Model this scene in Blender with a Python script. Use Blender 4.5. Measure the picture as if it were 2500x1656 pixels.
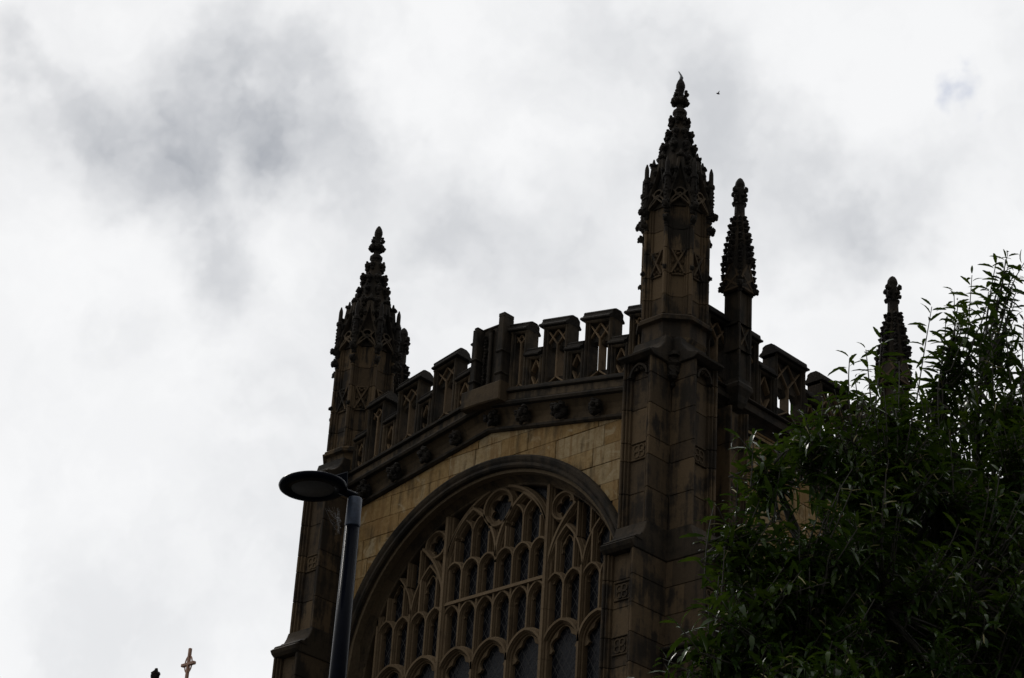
import bpy, math, random
import numpy as np
from mathutils import Vector, Matrix
R_ = math.radians
random.seed(7); rng = np.random.default_rng(7)
for o in list(bpy.data.objects): bpy.data.objects.remove(o)
scene = bpy.context.scene; COL = scene.collection

# ------------------------------------------------------------------ camera
F_PX = 5745.0
CAM = np.array([22.95063361, -23.35662233, 1.6])
ROT = np.array([[0.73342352, 0.27666238, 0.62092501], [0.67731794, -0.37496617, -0.63296191], [0.05770913, 0.8847928, -0.4623974]])
cd = bpy.data.cameras.new('camera'); cam = bpy.data.objects.new('camera', cd); COL.objects.link(cam)
cd.sensor_width = 36; cd.sensor_fit = 'HORIZONTAL'; cd.lens = F_PX / 2500 * 36; cd.clip_start = .1; cd.clip_end = 6000
cam.matrix_world = Matrix.Translation(CAM.tolist()) @ Matrix(ROT.tolist()).to_4x4()
scene.camera = cam
def bearing(px, py):      # direction of a spot of the photograph, one metre of level distance
    d = ROT @ np.array([(px - 1250) / F_PX, -(py - 828) / F_PX, -1.0]); return d / math.hypot(d[0], d[1])
def spot(px, py, dist): return CAM + bearing(px, py) * dist

# ------------------------------------------------------------------ sky, sun, exposure
SUN = Vector((-.95, .27, 0)).normalized() * math.cos(R_(42)); SUN.z = math.sin(R_(42))
SKY_GAIN = 1.0
w = bpy.data.worlds.new('World'); scene.world = w; w.use_nodes = True
nt = w.node_tree; nt.nodes.clear(); L = nt.links
def N(tree, typ, **kw):
    n = tree.nodes.new(typ)
    for k, v in kw.items():
        if k.startswith('i_'): n.inputs[int(k[2:]) if k[2:].isdigit() else k[2:]].default_value = v
        else: setattr(n, k, v)
    return n
def mth(tree, op, a, b=None, c=None, clamp=False):
    n = tree.nodes.new('ShaderNodeMath'); n.operation = op; n.use_clamp = clamp
    for i, s in enumerate((a, b, c)):
        if s is None: continue
        if isinstance(s, (int, float)): n.inputs[i].default_value = s
        else: tree.links.new(s, n.inputs[i])
    return n.outputs[0]
def mixc(tree, fac, a, b, mode='MIX'):
    n = tree.nodes.new('ShaderNodeMix'); n.data_type = 'RGBA'; n.blend_type = mode
    for s, v in ((n.inputs['Factor'], fac), (n.inputs['A'], a), (n.inputs['B'], b)):
        s = [q for q in n.inputs if q.name == s.name and q.type == ('VALUE' if s.name == 'Factor' else 'RGBA')][0]
        if isinstance(v, (int, float)): s.default_value = v
        elif isinstance(v, (tuple, list)): s.default_value = (*v[:3], 1)
        else: tree.links.new(v, s)
    return [q for q in n.outputs if q.type == 'RGBA'][0]
def ramp(tree, fac, lo, hi, smooth=True, a=0., b=1.):
    n = tree.nodes.new('ShaderNodeMapRange'); n.interpolation_type = 'SMOOTHSTEP' if smooth else 'LINEAR'
    n.inputs['From Min'].default_value = lo; n.inputs['From Max'].default_value = hi
    n.inputs['To Min'].default_value = a; n.inputs['To Max'].default_value = b
    tree.links.new(fac, n.inputs['Value']); return n.outputs['Result']
def vmul(tree, v, s):
    n = tree.nodes.new('ShaderNodeVectorMath'); n.operation = 'MULTIPLY'; tree.links.new(v, n.inputs[0]); n.inputs[1].default_value = s; return n.outputs[0]
def tnoise(tree, vec, scale, detail=5, rough=.55, dist=0.):
    n = N(tree, 'ShaderNodeTexNoise'); n.inputs['Scale'].default_value = scale; n.inputs['Detail'].default_value = detail
    n.inputs['Roughness'].default_value = rough; n.inputs['Distortion'].default_value = dist
    if vec is not None: tree.links.new(vec, n.inputs['Vector'])
    return n
tc = N(nt, 'ShaderNodeTexCoord'); D = tc.outputs['Generated']
warp1 = tnoise(nt, D, 9, 5, .6); warp2 = tnoise(nt, D, 28, 4, .6)
def addv(a, b):
    n = nt.nodes.new('ShaderNodeVectorMath'); n.operation = 'ADD'; L.new(a, n.inputs[0]); L.new(b, n.inputs[1]); return n.outputs[0]
def centred(n, s):
    q = nt.nodes.new('ShaderNodeVectorMath'); q.operation = 'SUBTRACT'; L.new(n.outputs['Color'], q.inputs[0]); q.inputs[1].default_value = (.5, .5, .5)
    return vmul(nt, q.outputs[0], (s, s, s))
warp3 = tnoise(nt, D, 75, 4, .62); DW = addv(addv(addv(D, centred(warp1, .105)), centred(warp2, .028)), centred(warp3, .006))
# banks of thicker cloud, by the bearing where each one hangs: (px, py, angular radius in photo pixels, thickness)
BANKS = [(200, 230, 190, .6), (330, 270, 190, .8), (480, 250, 190, .9), (620, 230, 190, .9), (760, 270, 190, 1.0), (880, 330, 170, .8), (420, 400, 200, .8), (600, 390, 190, .7), (780, 400, 180, .6), (280, 470, 170, .5), (500, 540, 170, .55), (580, 620, 150, .5), (980, 420, 130, .45), (130, 120, 100, .5), (920, 500, 140, .35),
         (1180, 520, 150, .75), (1230, 620, 150, .45), (1090, 650, 150, .35), (1560, 130, 200, .45), (1700, 190, 200, .45), (1640, 380, 200, .5), (1800, 330, 210, .55), (1960, 430, 200, .7), (2120, 500, 190, .75), (2050, 560, 150, .4), (1450, 430, 190, .5), (1350, 560, 170, .4),
         (1430, 650, 170, .4), (1850, 560, 150, .4), (2300, 400, 150, .3), (690, 960, 150, .35), (570, 740, 140, .35), (330, 780, 150, .25), (800, 1400, 300, .25), (500, 1480, 260, .2), (200, 1540, 330, .35), (1290, 780, 200, .4), (1010, 800, 190, .25), (2280, 820, 160, .2), (150, 1000, 200, .15)]
tot = None
for px, py, r, k in BANKS:
    c = bearing(px, py); c = c / np.linalg.norm(c)
    n = nt.nodes.new('ShaderNodeVectorMath'); n.operation = 'DISTANCE'; L.new(DW, n.inputs[0]); n.inputs[1].default_value = c.tolist()
    m = ramp(nt, n.outputs['Value'], r / F_PX * 1.2, 0., True, 0., k)
    tot = m if tot is None else mth(nt, 'ADD', tot, m)
fb = tnoise(nt, DW, 7, 5, .55); fb2 = tnoise(nt, DW, 19, 4, .52)
thick = mth(nt, 'MULTIPLY', tot, ramp(nt, fb2.outputs[0], .34, .66, True, .82, 1.12))
thick = mth(nt, 'ADD', thick, ramp(nt, fb.outputs[0], .42, .74, True, 0, .5))
thick = mth(nt, 'ADD', thick, ramp(nt, fb2.outputs[0], .36, .68, True, -.05, .14))
tone = ramp(nt, thick, .0, 2.05, False, 0., 1.)
cloud = mixc(nt, tone, (.95, .953, .957), (.41, .43, .465))
sky = N(nt, 'ShaderNodeTexSky', sky_type='NISHITA', sun_disc=False); sky.sun_elevation = R_(42); sky.sun_rotation = math.atan2(SUN.x, SUN.y)
c = bearing(2388, 215); c = c / np.linalg.norm(c)
n = nt.nodes.new('ShaderNodeVectorMath'); n.operation = 'DISTANCE'; L.new(DW, n.inputs[0]); n.inputs[1].default_value = c.tolist()
rift = ramp(nt, n.outputs['Value'], 85 / F_PX, 10 / F_PX, True, 0., .85)
c = bearing(2325, 250); c = c / np.linalg.norm(c)
n = nt.nodes.new('ShaderNodeVectorMath'); n.operation = 'DISTANCE'; L.new(DW, n.inputs[0]); n.inputs[1].default_value = c.tolist()
rift = mth(nt, 'ADD', rift, ramp(nt, n.outputs['Value'], 60 / F_PX, 8 / F_PX, True, 0., .45))
# overcast is brightest round the hidden sun
dp = nt.nodes.new('ShaderNodeVectorMath'); dp.operation = 'DOT_PRODUCT'; L.new(D, dp.inputs[0]); dp.inputs[1].default_value = SUN
glow = ramp(nt, dp.outputs['Value'], -.72, .72, True, .13, 1.)
g3 = nt.nodes.new('ShaderNodeVectorMath'); g3.operation = 'SCALE'; L.new(cloud, g3.inputs[0]); L.new(mth(nt, 'MULTIPLY', glow, 10. * SKY_GAIN), g3.inputs['Scale'])
skyc = mixc(nt, rift, g3.outputs[0], (4.1, 4.7, 6.3))
skyb = mixc(nt, .04, skyc, sky.outputs[0])
bg = N(nt, 'ShaderNodeBackground'); bg.inputs['Strength'].default_value = .1; L.new(skyb, bg.inputs['Color'])
L.new(bg.outputs[0], N(nt, 'ShaderNodeOutputWorld').inputs['Surface'])
sl = bpy.data.lights.new('sun', 'SUN'); sl.energy = .8; sl.angle = R_(12); sl.color = (1, .96, .9)
so = bpy.data.objects.new('sun', sl); COL.objects.link(so); so.rotation_euler = SUN.to_track_quat('Z', 'Y').to_euler(); so.location = (0, 0, 60)
vs = scene.view_settings; vs.view_transform = 'Standard'; vs.look = 'None'; vs.exposure = 0; vs.gamma = 1

# ------------------------------------------------------------------ materials
def stone(name, light, mid, dark, soot=(.4, .7), rnd=.5, rough=.9, bump=.5, streak=.5, fine=14):
    m = bpy.data.materials.new(name); m.use_nodes = True; t = m.node_tree; b = t.nodes['Principled BSDF']
    g = N(t, 'ShaderNodeNewGeometry'); P = g.outputs['Position']; oi = N(t, 'ShaderNodeObjectInfo')
    n1 = tnoise(t, P, 2.2, 6, .62); n2 = tnoise(t, P, fine, 5, .65); st = tnoise(t, vmul(t, P, (5, 5, .7)), 1.6, 4, .6); grain = tnoise(t, P, 90, 3, .7)
    f = mth(t, 'ADD', mth(t, 'MULTIPLY', oi.outputs['Random'], rnd), mth(t, 'MULTIPLY', n2.outputs[0], 1 - rnd), clamp=True)
    c1 = mixc(t, ramp(t, f, .2, .8), light, mid)
    s = mth(t, 'ADD', n1.outputs[0], mth(t, 'MULTIPLY', mth(t, 'SUBTRACT', st.outputs[0], .5), streak))
    c2 = mixc(t, ramp(t, s, soot[0], soot[1]), c1, dark)
    c3 = mixc(t, ramp(t, grain.outputs[0], .3, .75), c2, mixc(t, 1., c2, (.72, .7, .66), 'MULTIPLY'))
    L2 = t.links; L2.new(c3, b.inputs['Base Color']); b.inputs['Roughness'].default_value = rough
    b.inputs['Specular IOR Level'].default_value = .25
    h = mth(t, 'ADD', mth(t, 'MULTIPLY', n2.outputs[0], 1.), mth(t, 'MULTIPLY', grain.outputs[0], .35))
    bp = N(t, 'ShaderNodeBump'); bp.inputs['Strength'].default_value = bump; bp.inputs['Distance'].default_value = .02
    L2.new(h, bp.inputs['Height']); L2.new(bp.outputs[0], b.inputs['Normal']); return m
def plain(name, col, rough=.5, metal=0., spec=.5, var=.25, scale=20, bump=.1):
    m = bpy.data.materials.new(name); m.use_nodes = True; t = m.node_tree; b = t.nodes['Principled BSDF']
    tcn = N(t, 'ShaderNodeTexCoord'); n = tnoise(t, tcn.outputs['Object'], scale, 5, .6)
    c = mixc(t, ramp(t, n.outputs[0], .3, .75), col, tuple(x * (1 - var) for x in col))
    t.links.new(c, b.inputs['Base Color']); b.inputs['Roughness'].default_value = rough; b.inputs['Metallic'].default_value = metal; b.inputs['Specular IOR Level'].default_value = spec
    bp = N(t, 'ShaderNodeBump'); bp.inputs['Strength'].default_value = bump; bp.inputs['Distance'].default_value = .01
    t.links.new(n.outputs[0], bp.inputs['Height']); t.links.new(bp.outputs[0], b.inputs['Normal']); return m
def wallmat():
    m = bpy.data.materials.new('wall_ashlar'); m.use_nodes = True; t = m.node_tree; b = t.nodes['Principled BSDF']
    P = N(t, 'ShaderNodeNewGeometry').outputs['Position']; oi = N(t, 'ShaderNodeObjectInfo')
    cr = N(t, 'ShaderNodeValToRGB'); cr.color_ramp.interpolation = 'CONSTANT'
    cols = [(.34, .235, .11), (.30, .20, .085), (.36, .275, .155), (.32, .215, .095), (.28, .18, .075), (.35, .26, .14), (.31, .205, .09)]
    for i, c in enumerate(cols):
        e = cr.color_ramp.elements[i] if i < 2 else cr.color_ramp.elements.new(i / len(cols)); e.position = i / len(cols); e.color = (*c, 1)
    t.links.new(oi.outputs['Random'], cr.inputs[0])
    n1 = tnoise(t, P, 1.7, 6, .62); n2 = tnoise(t, P, 11, 6, .68, .6); st = tnoise(t, vmul(t, P, (9, 9, .8)), 1.3, 5, .65); st2 = tnoise(t, vmul(t, P, (4, 4, .55)), 1.9, 4, .6); grain = tnoise(t, P, 80, 3, .7)
    c = mixc(t, ramp(t, n2.outputs[0], .35, .75), cr.outputs[0], mixc(t, 1., cr.outputs[0], (.72, .66, .55), 'MULTIPLY'))
    c = mixc(t, ramp(t, st.outputs[0], .46, .64, True, 0, .7), c, (.19, .105, .036))
    c = mixc(t, ramp(t, mth(t, 'ADD', mth(t, 'MULTIPLY', st2.outputs[0], .6), mth(t, 'MULTIPLY', n1.outputs[0], .5)), .54, .70, True, 0, .8), c, (.085, .056, .026))
    c = mixc(t, ramp(t, tnoise(t, P, 3.1, 5, .65, .8).outputs[0], .54, .68, True, 0, .65), c, (.40, .325, .20))
    c = mixc(t, ramp(t, grain.outputs[0], .3, .75), c, mixc(t, 1., c, (.8, .78, .74), 'MULTIPLY'))
    t.links.new(c, b.inputs['Base Color']); b.inputs['Roughness'].default_value = .9; b.inputs['Specular IOR Level'].default_value = .2
    bp = N(t, 'ShaderNodeBump'); bp.inputs['Strength'].default_value = .5; bp.inputs['Distance'].default_value = .025
    t.links.new(mth(t, 'ADD', n2.outputs[0], mth(t, 'MULTIPLY', grain.outputs[0], .3)), bp.inputs['Height']); t.links.new(bp.outputs[0], b.inputs['Normal']); return m
M = {}
M['wall'] = wallmat()
M['mortar'] = plain('dark_mortar', (.12, .085, .045), .95, var=.4)
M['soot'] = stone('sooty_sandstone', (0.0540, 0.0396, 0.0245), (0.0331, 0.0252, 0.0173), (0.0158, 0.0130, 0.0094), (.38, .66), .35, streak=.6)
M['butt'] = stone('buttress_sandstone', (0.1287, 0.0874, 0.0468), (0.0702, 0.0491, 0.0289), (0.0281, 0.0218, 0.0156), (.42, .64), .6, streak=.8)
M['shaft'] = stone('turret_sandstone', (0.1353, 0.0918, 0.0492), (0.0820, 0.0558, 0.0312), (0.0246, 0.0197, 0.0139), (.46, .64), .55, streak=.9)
M['trac'] = stone('tracery_stone', (0.1849, 0.1307, 0.0757), (0.1290, 0.0886, 0.0490), (0.0516, 0.0361, 0.0215), (.55, .85), .4, streak=.6)
M['archi'] = stone('archivolt_stone', (0.1053, 0.0725, 0.0390), (0.0663, 0.0468, 0.0265), (0.0281, 0.0211, 0.0140), (.42, .72), .45, streak=.6)
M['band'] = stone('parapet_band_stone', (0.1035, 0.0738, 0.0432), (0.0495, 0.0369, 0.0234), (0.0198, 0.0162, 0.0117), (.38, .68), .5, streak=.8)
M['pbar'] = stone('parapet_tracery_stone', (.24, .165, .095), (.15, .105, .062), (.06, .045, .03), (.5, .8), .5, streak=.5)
M['crock'] = stone('crocket_stone', (0.0315, 0.0248, 0.0173), (0.0210, 0.0173, 0.0128), (0.0120, 0.0097, 0.0083), (.4, .7), .4, bump=.8, fine=30)
M['lead'] = plain('lead_roof', (.12, .13, .14), .6, .3)
M['copper'] = plain('brown_cross', (.36, .2, .13), .6, .2, var=.4, scale=12)
M['post'] = plain('blue_black_paint', (.004, .005, .009), .2, 0, .02, .3, 30, .02)
M['collar'] = plain('worn_blue_grey_paint', (.035, .05, .082), .5, .1, .35, .5, 40, .1)
M['zinc'] = plain('bare_metal', (.5, .52, .55), .4, .8)
M['lens'] = plain('lamp_lens', (.06, .057, .054), .5, 0, .3, .2, 30, .02)
M['bark'] = plain('bark', (.035, .03, .024), .9, var=.5, scale=15, bump=.8)
M['twig'] = plain('twig_bark', (.035, .03, .018), .7, var=.4, scale=30, bump=.2)
M['catkin'] = plain('catkin', (.26, .23, .09), .6, var=.3, scale=60)
M['bird'] = plain('dark_feathers', (.03, .03, .03), .7)
M['web'] = plain('cobweb_silk', (.4, .4, .4), .4, var=.1)
def glassmat():
    m = bpy.data.materials.new('leaded_glass'); m.use_nodes = True; t = m.node_tree; b = t.nodes['Principled BSDF']
    P = N(t, 'ShaderNodeNewGeometry').outputs['Position']; sx = N(t, 'ShaderNodeSeparateXYZ'); t.links.new(P, sx.inputs[0]); oi = N(t, 'ShaderNodeObjectInfo')
    h = mth(t, 'ADD', sx.outputs[0], sx.outputs[1]); k = 7.5
    def line(sgn):
        a = mth(t, 'FRACT', mth(t, 'MULTIPLY', mth(t, 'ADD', h, mth(t, 'MULTIPLY', sx.outputs[2], .62 * sgn)), k))
        return mth(t, 'LESS_THAN', mth(t, 'ABSOLUTE', mth(t, 'SUBTRACT', a, .5)), .055)
    ln = mth(t, 'MAXIMUM', line(1), line(-1))
    nz = tnoise(t, P, 7, 3)
    c = mixc(t, nz.outputs[0], (.004, .0045, .006), (.013, .0135, .017))
    t.links.new(mixc(t, ln, c, (.045, .043, .042)), b.inputs['Base Color']); b.inputs['Specular IOR Level'].default_value = .08
    t.links.new(mth(t, 'ADD', mth(t, 'MULTIPLY', ln, .4), .22), b.inputs['Roughness'])
    bp = N(t, 'ShaderNodeBump'); bp.inputs['Strength'].default_value = .6; bp.inputs['Distance'].default_value = .02
    t.links.new(mth(t, 'ADD', tnoise(t, P, 16, 2).outputs[0], ln), bp.inputs['Height']); t.links.new(bp.outputs[0], b.inputs['Normal']); return m
M['glass'] = glassmat()
def leafmat():
    m = bpy.data.materials.new('chestnut_leaf'); m.use_nodes = True; t = m.node_tree; t.nodes.clear()
    P = N(t, 'ShaderNodeNewGeometry').outputs['Position']; n1 = tnoise(t, P, 1.4, 3); n2 = tnoise(t, P, 9, 3)
    c = mixc(t, ramp(t, n2.outputs[0], .3, .72), (.017, .036, .007), (.05, .08, .014)); c = mixc(t, ramp(t, n1.outputs[0], .4, .75), c, (.02, .041, .011))
    b = N(t, 'ShaderNodeBsdfPrincipled'); t.links.new(c, b.inputs['Base Color']); b.inputs['Roughness'].default_value = .2; b.inputs['Specular IOR Level'].default_value = .13
    tr = N(t, 'ShaderNodeBsdfTranslucent'); t.links.new(mixc(t, 1., c, (1.3, 1.25, .5), 'MULTIPLY'), tr.inputs['Color'])
    mx = N(t, 'ShaderNodeMixShader'); mx.inputs[0].default_value = .3; t.links.new(b.outputs[0], mx.inputs[1]); t.links.new(tr.outputs[0], mx.inputs[2])
    t.links.new(mx.outputs[0], N(t, 'ShaderNodeOutputMaterial').inputs['Surface']); return m
M['leaf'] = leafmat()

# ------------------------------------------------------------------ mesh helpers
def mesh(name, V, F, mat, smooth=False):
    me = bpy.data.meshes.new(name); me.from_pydata([tuple(v) for v in V], [], F); me.materials.append(M[mat] if isinstance(mat, str) else mat)
    if smooth: me.polygons.foreach_set('use_smooth', [True] * len(me.polygons))
    me.update(); return me
def put(name, me, parent=None, loc=(0, 0, 0), rz=0., rot=None, scale=None):
    o = bpy.data.objects.new(name, me); COL.objects.link(o); o.location = loc; o.rotation_euler = rot if rot else (0, 0, rz)
    if scale: o.scale = (scale,) * 3 if isinstance(scale, (int, float)) else scale
    if parent: o.parent = parent
    return o
def empty(name, loc=(0, 0, 0), parent=None): return put(name, None, parent, loc)
def tag(o, label=None, cat=None, group=None, kind=None):
    for k, v in (('label', label), ('category', cat), ('group', group), ('kind', kind)):
        if v: o[k] = v
    return o
def offset(poly, d):
    n = len(poly); out = []
    A = sum(poly[i][0] * poly[(i + 1) % n][1] - poly[(i + 1) % n][0] * poly[i][1] for i in range(n)); sg = 1 if A > 0 else -1
    for i in range(n):
        p, q, r = poly[i - 1], poly[i], poly[(i + 1) % n]
        e1 = (q[0] - p[0], q[1] - p[1]); e2 = (r[0] - q[0], r[1] - q[1]); l1 = math.hypot(*e1) or 1e-9; l2 = math.hypot(*e2) or 1e-9
        n1 = (-e1[1] / l1 * sg, e1[0] / l1 * sg); n2 = (-e2[1] / l2 * sg, e2[0] / l2 * sg)
        mx, my = n1[0] + n2[0], n1[1] + n2[1]; k = mx * n1[0] + my * n1[1]; k = max(k, .6)
        out.append((q[0] + mx / k * d, q[1] + my / k * d))
    return out
XYZ = lambda u, v, w: (u, v, w)
FRONT = lambda u, v, w: (u, w, v)          # u along x, v up, w depth (y)
SIDE = lambda u, v, w: (w, u, v)           # u along y, v up, w = x
class B:
    def __init__(s): s.V = []; s.F = []
    def ring(s, pts): i = len(s.V); s.V += pts; return list(range(i, i + len(pts)))
    def loft(s, rings, cap0=True, cap1=True, closed=True):
        n = len(rings[0])
        for a, b in zip(rings, rings[1:]):
            for i in range(n if closed else n - 1): j = (i + 1) % n; s.F.append((a[i], a[j], b[j], b[i]))
        if cap0: s.F.append(tuple(reversed(rings[0])))
        if cap1: s.F.append(tuple(rings[-1]))
    def prism(s, poly, z0, z1, bev=.008, M=XYZ):
        if bev and z1 - z0 > 2.2 * bev:
            q = offset(poly, bev); st = [(q, z0), (poly, z0 + bev), (poly, z1 - bev), (q, z1)]
        else: st = [(poly, z0), (poly, z1)]
        s.loft([s.ring([M(u, v, z) for u, v in pl]) for pl, z in st]); return s
    def box(s, x0, x1, y0, y1, z0, z1, bev=.008):
        b = min(bev, (x1 - x0) / 3, (y1 - y0) / 3)
        p = [(x0 + b, y0), (x1 - b, y0), (x1, y0 + b), (x1, y1 - b), (x1 - b, y1), (x0 + b, y1), (x0, y1 - b), (x0, y0 + b)] if b > 0 else [(x0, y0), (x1, y0), (x1, y1), (x0, y1)]
        return s.prism(p, z0, z1, b)
    def sweep(s, path, prof, M=FRONT, closed=False):
        n = len(path); rings = []
        for i, p in enumerate(path):
            a = path[i - 1] if (i or closed) else None; b = path[(i + 1) % n] if (i < n - 1 or closed) else None
            e = []
            for u, v in ((a, p), (p, b)):
                if u is None or v is None: continue
                d = (v[0] - u[0], v[1] - u[1]); l = math.hypot(*d) or 1e-9; e.append((-d[1] / l, d[0] / l))
            if len(e) == 1: m = e[0]
            else:
                mx, my = e[0][0] + e[1][0], e[0][1] + e[1][1]; k = max(mx * e[0][0] + my * e[0][1], .5); m = (mx / k, my / k)
            rings.append(s.ring([M(p[0] + m[0] * o, p[1] + m[1] * o, w) for o, w in prof]))
        if closed: rings.append(rings[0]); s.loft(rings, False, False)
        else: s.loft(rings)
        return s
    def lathe(s, prof, n=8, c=(0, 0), ph=0., sx=1., sy=1.):
        rings = [s.ring([(c[0] + r * sx * math.cos(ph + 2 * math.pi * i / n), c[1] + r * sy * math.sin(ph + 2 * math.pi * i / n), z) for i in range(n)]) for r, z in prof]
        s.loft(rings); return s
    def tube(s, pts, rad, n=6):
        rings = []; pts = [Vector(p) for p in pts]
        for i, p in enumerate(pts):
            d = (pts[min(i + 1, len(pts) - 1)] - pts[max(i - 1, 0)]).normalized(); x = d.orthogonal().normalized() if i == 0 else (x - d * x.dot(d)).normalized(); y = d.cross(x)
            r = rad[i] if isinstance(rad, (list, tuple)) else rad
            rings.append(s.ring([tuple(p + x * r * math.cos(2 * math.pi * k / n) + y * r * math.sin(2 * math.pi * k / n)) for k in range(n)]))
        s.loft(rings); return s
    def blob(s, c, r, rnd=.12, seg=7, sc=(1, 1, 1)):
        rows = 5; top = s.ring([(c[0], c[1], c[2] + r * sc[2])]); prev = None; rings = []
        for j in range(1, rows):
            th = math.pi * j / rows; rr = []
            for i in range(seg):
                q = 1 + random.uniform(-rnd, rnd); a = 2 * math.pi * (i + .5 * (j % 2)) / seg
                rr.append((c[0] + r * q * math.sin(th) * math.cos(a) * sc[0], c[1] + r * q * math.sin(th) * math.sin(a) * sc[1], c[2] + r * q * math.cos(th) * sc[2]))
            rings.append(s.ring(rr))
        bot = s.ring([(c[0], c[1], c[2] - r * sc[2])])
        s.loft(rings, False, False)
        for i in range(seg): j = (i + 1) % seg; s.F.append((top[0], rings[0][j], rings[0][i])[::-1]); s.F.append((bot[0], rings[-1][i], rings[-1][j])[::-1])
        return s
    def mesh(s, name, mat, smooth=False): return mesh(name, s.V, s.F, mat, smooth)
    def put(s, name, mat, parent=None, smooth=False, loc=(0, 0, 0), rz=0.): return put(name, s.mesh(name, mat, smooth), parent, loc, rz)
def arch(x0, x1, zs, za, n=9):
    h = (x1 - x0) / 2; r = za - zs; xm = (x0 + x1) / 2
    if r >= h * 1.001:
        R = (h * h + r * r) / (2 * h); a1 = math.acos((R - h) / R); left = [(x0 + R - R * math.cos(a1 * i / n), zs + R * math.sin(a1 * i / n)) for i in range(n + 1)]
    else: left = [(xm - h * math.cos(math.pi / 2 * i / n), zs + r * math.sin(math.pi / 2 * i / n)) for i in range(n + 1)]
    return left + [(2 * xm - x, z) for x, z in reversed(left[:-1])]

# ------------------------------------------------------------------ ground
b = B(); b.V = [(-1500, -1500, 0), (1500, -1500, 0), (1500, 1500, 0), (-1500, 1500, 0)]; b.F = [(0, 1, 2, 3)]
M['ground'] = plain('grey_paving', (.06, .058, .055), .85, var=.4, scale=.6)
tag(b.put('ground', 'ground'), kind='structure')

# ------------------------------------------------------------------ church
church = empty('church'); tag(church, 'sooty gothic stone church with battlemented gable, great traceried window and crocketed corner turrets', 'church')
SL = .19                                   # pitch of the low gable
YW, YP = -.28, -.40                        # wall face, parapet face
ZC, RT = 13.4, 2.68                        # window arch centre and tracery radius
gz = lambda z0, x: z0 - SL * abs(x)

# --- backing wall with the window opening
def arch_low(x, r): return ZC + math.sqrt(max(r * r - x * x, 0)) if abs(x) < r else None
b = B(); xs = sorted(set(np.linspace(-3.3, 3.3, 67).round(4).tolist() + [-2.8, 2.8]))
yb0, yb1 = YW + .03, .35
for x0, x1 in zip(xs, xs[1:]):
    lo = [arch_low(x, 2.8) for x in (x0, x1)]
    if lo[0] is None or lo[1] is None:
        if max(abs(x0), abs(x1)) <= 2.8: lo = [q or ZC for q in lo]
        else: lo = [0, 0]
    poly = [(x0, lo[0]), (x1, lo[1]), (x1, gz(17.0, x1)), (x0, gz(17.0, x0))]
    b.prism(poly, yb0, yb1, 0, FRONT)
    if lo[0] > 1: b.prism([(x0, 0), (x1, 0), (x1, 9.2), (x0, 9.2)], yb0, yb1, 0, FRONT)
gw = b.put('gable_wall', 'mortar', church)
# ashlar stones of the gable wall, clipped to the hood mould and the frieze
RH = 3.02
def wall_stone(x0, x1, z0, z1):
    n = max(2, int((x1 - x0) / .07)); top = []; bot = []
    for i in range(n + 1):
        x = x0 + (x1 - x0) * i / n; lo = z0; hi = min(z1, gz(16.98, x))
        a = arch_low(x, RH)
        if a is not None: lo = max(lo, a if z1 > ZC else 99)
        if hi - lo > .012: bot.append((x, lo)); top.append((x, hi))
    if len(bot) < 2: return
    if (bot[-1][0] - bot[0][0]) < .03: return
    def thin(p):
        o = [p[0]]
        for i in range(1, len(p) - 1):
            if abs((p[i][1] - o[-1][1]) * (p[i + 1][0] - p[i][0]) - (p[i + 1][1] - p[i][1]) * (p[i][0] - o[-1][0])) > 1e-6: o.append(p[i])
        return o + [p[-1]]
    poly = thin(bot) + thin(top)[::-1]
    pr = random.uniform(-.006, .006)
    B().prism(poly, YW + pr, YW + .05, random.choice((.004, .005, .008)), FRONT).put('stone', 'wall', gw)
z = 12.62; row = 0
while z < 17:
    h = (.31, .33, .29, .34)[row % 4]; x = -3.12 + random.uniform(-.3, 0)
    while x < 3.12:
        l = random.choice((.42, .55, .7, .85, .95)); x1 = min(x + l, 3.12)
        if 3.12 - x1 < .2: x1 = 3.12
        wall_stone(max(x, -3.12) + .0025, x1 - .0025, z + .0025, z + h - .0025); x = x1
    z += h; row += 1

# --- archivolt (voussoirs) and hood mould
arc = [(-RT * math.cos(t), ZC + RT * math.sin(t)) for t in np.linspace(0, math.pi, 73)]
prof = [(0, .30), (0, .0), (.012, -.016), (.03, -.016), (.036, .004), (.05, .0), (.075, -.03), (.105, -.085), (.13, -.15), (.145, -.205), (.148, -.225), (.165, -.232), (.17, -.26), (.20, -.265), (.20, .30)]
av = B().sweep([(-RT, 9.2), (-RT, ZC - .01)], prof).put('arch_moulding', 'archi', church)
B().sweep([(RT, ZC - .01), (RT, 9.2)], prof).put('jamb', 'archi', av)
k = 0
while k < 72:
    e = min(k + 5, 72); B().sweep([(x, zz) for x, zz in arc[k:e + 1]], [(o, y + (.0015 if (k // 5) % 2 else 0)) for o, y in prof]).put('voussoir', 'archi', av); k = e
hp = [(.17, -.262), (.175, -.32), (.20, -.345), (.235, -.345), (.25, -.325), (.285, -.35), (.33, -.365), (.36, -.345), (.375, -.30), (.375, -.25), (.17, -.25)]
hm = B().sweep([(-RT, 12.6), (-RT, ZC)] + arc[1:-1] + [(RT, ZC), (RT, 12.6)], hp).put('hood_mould', 'soot', church)

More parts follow.
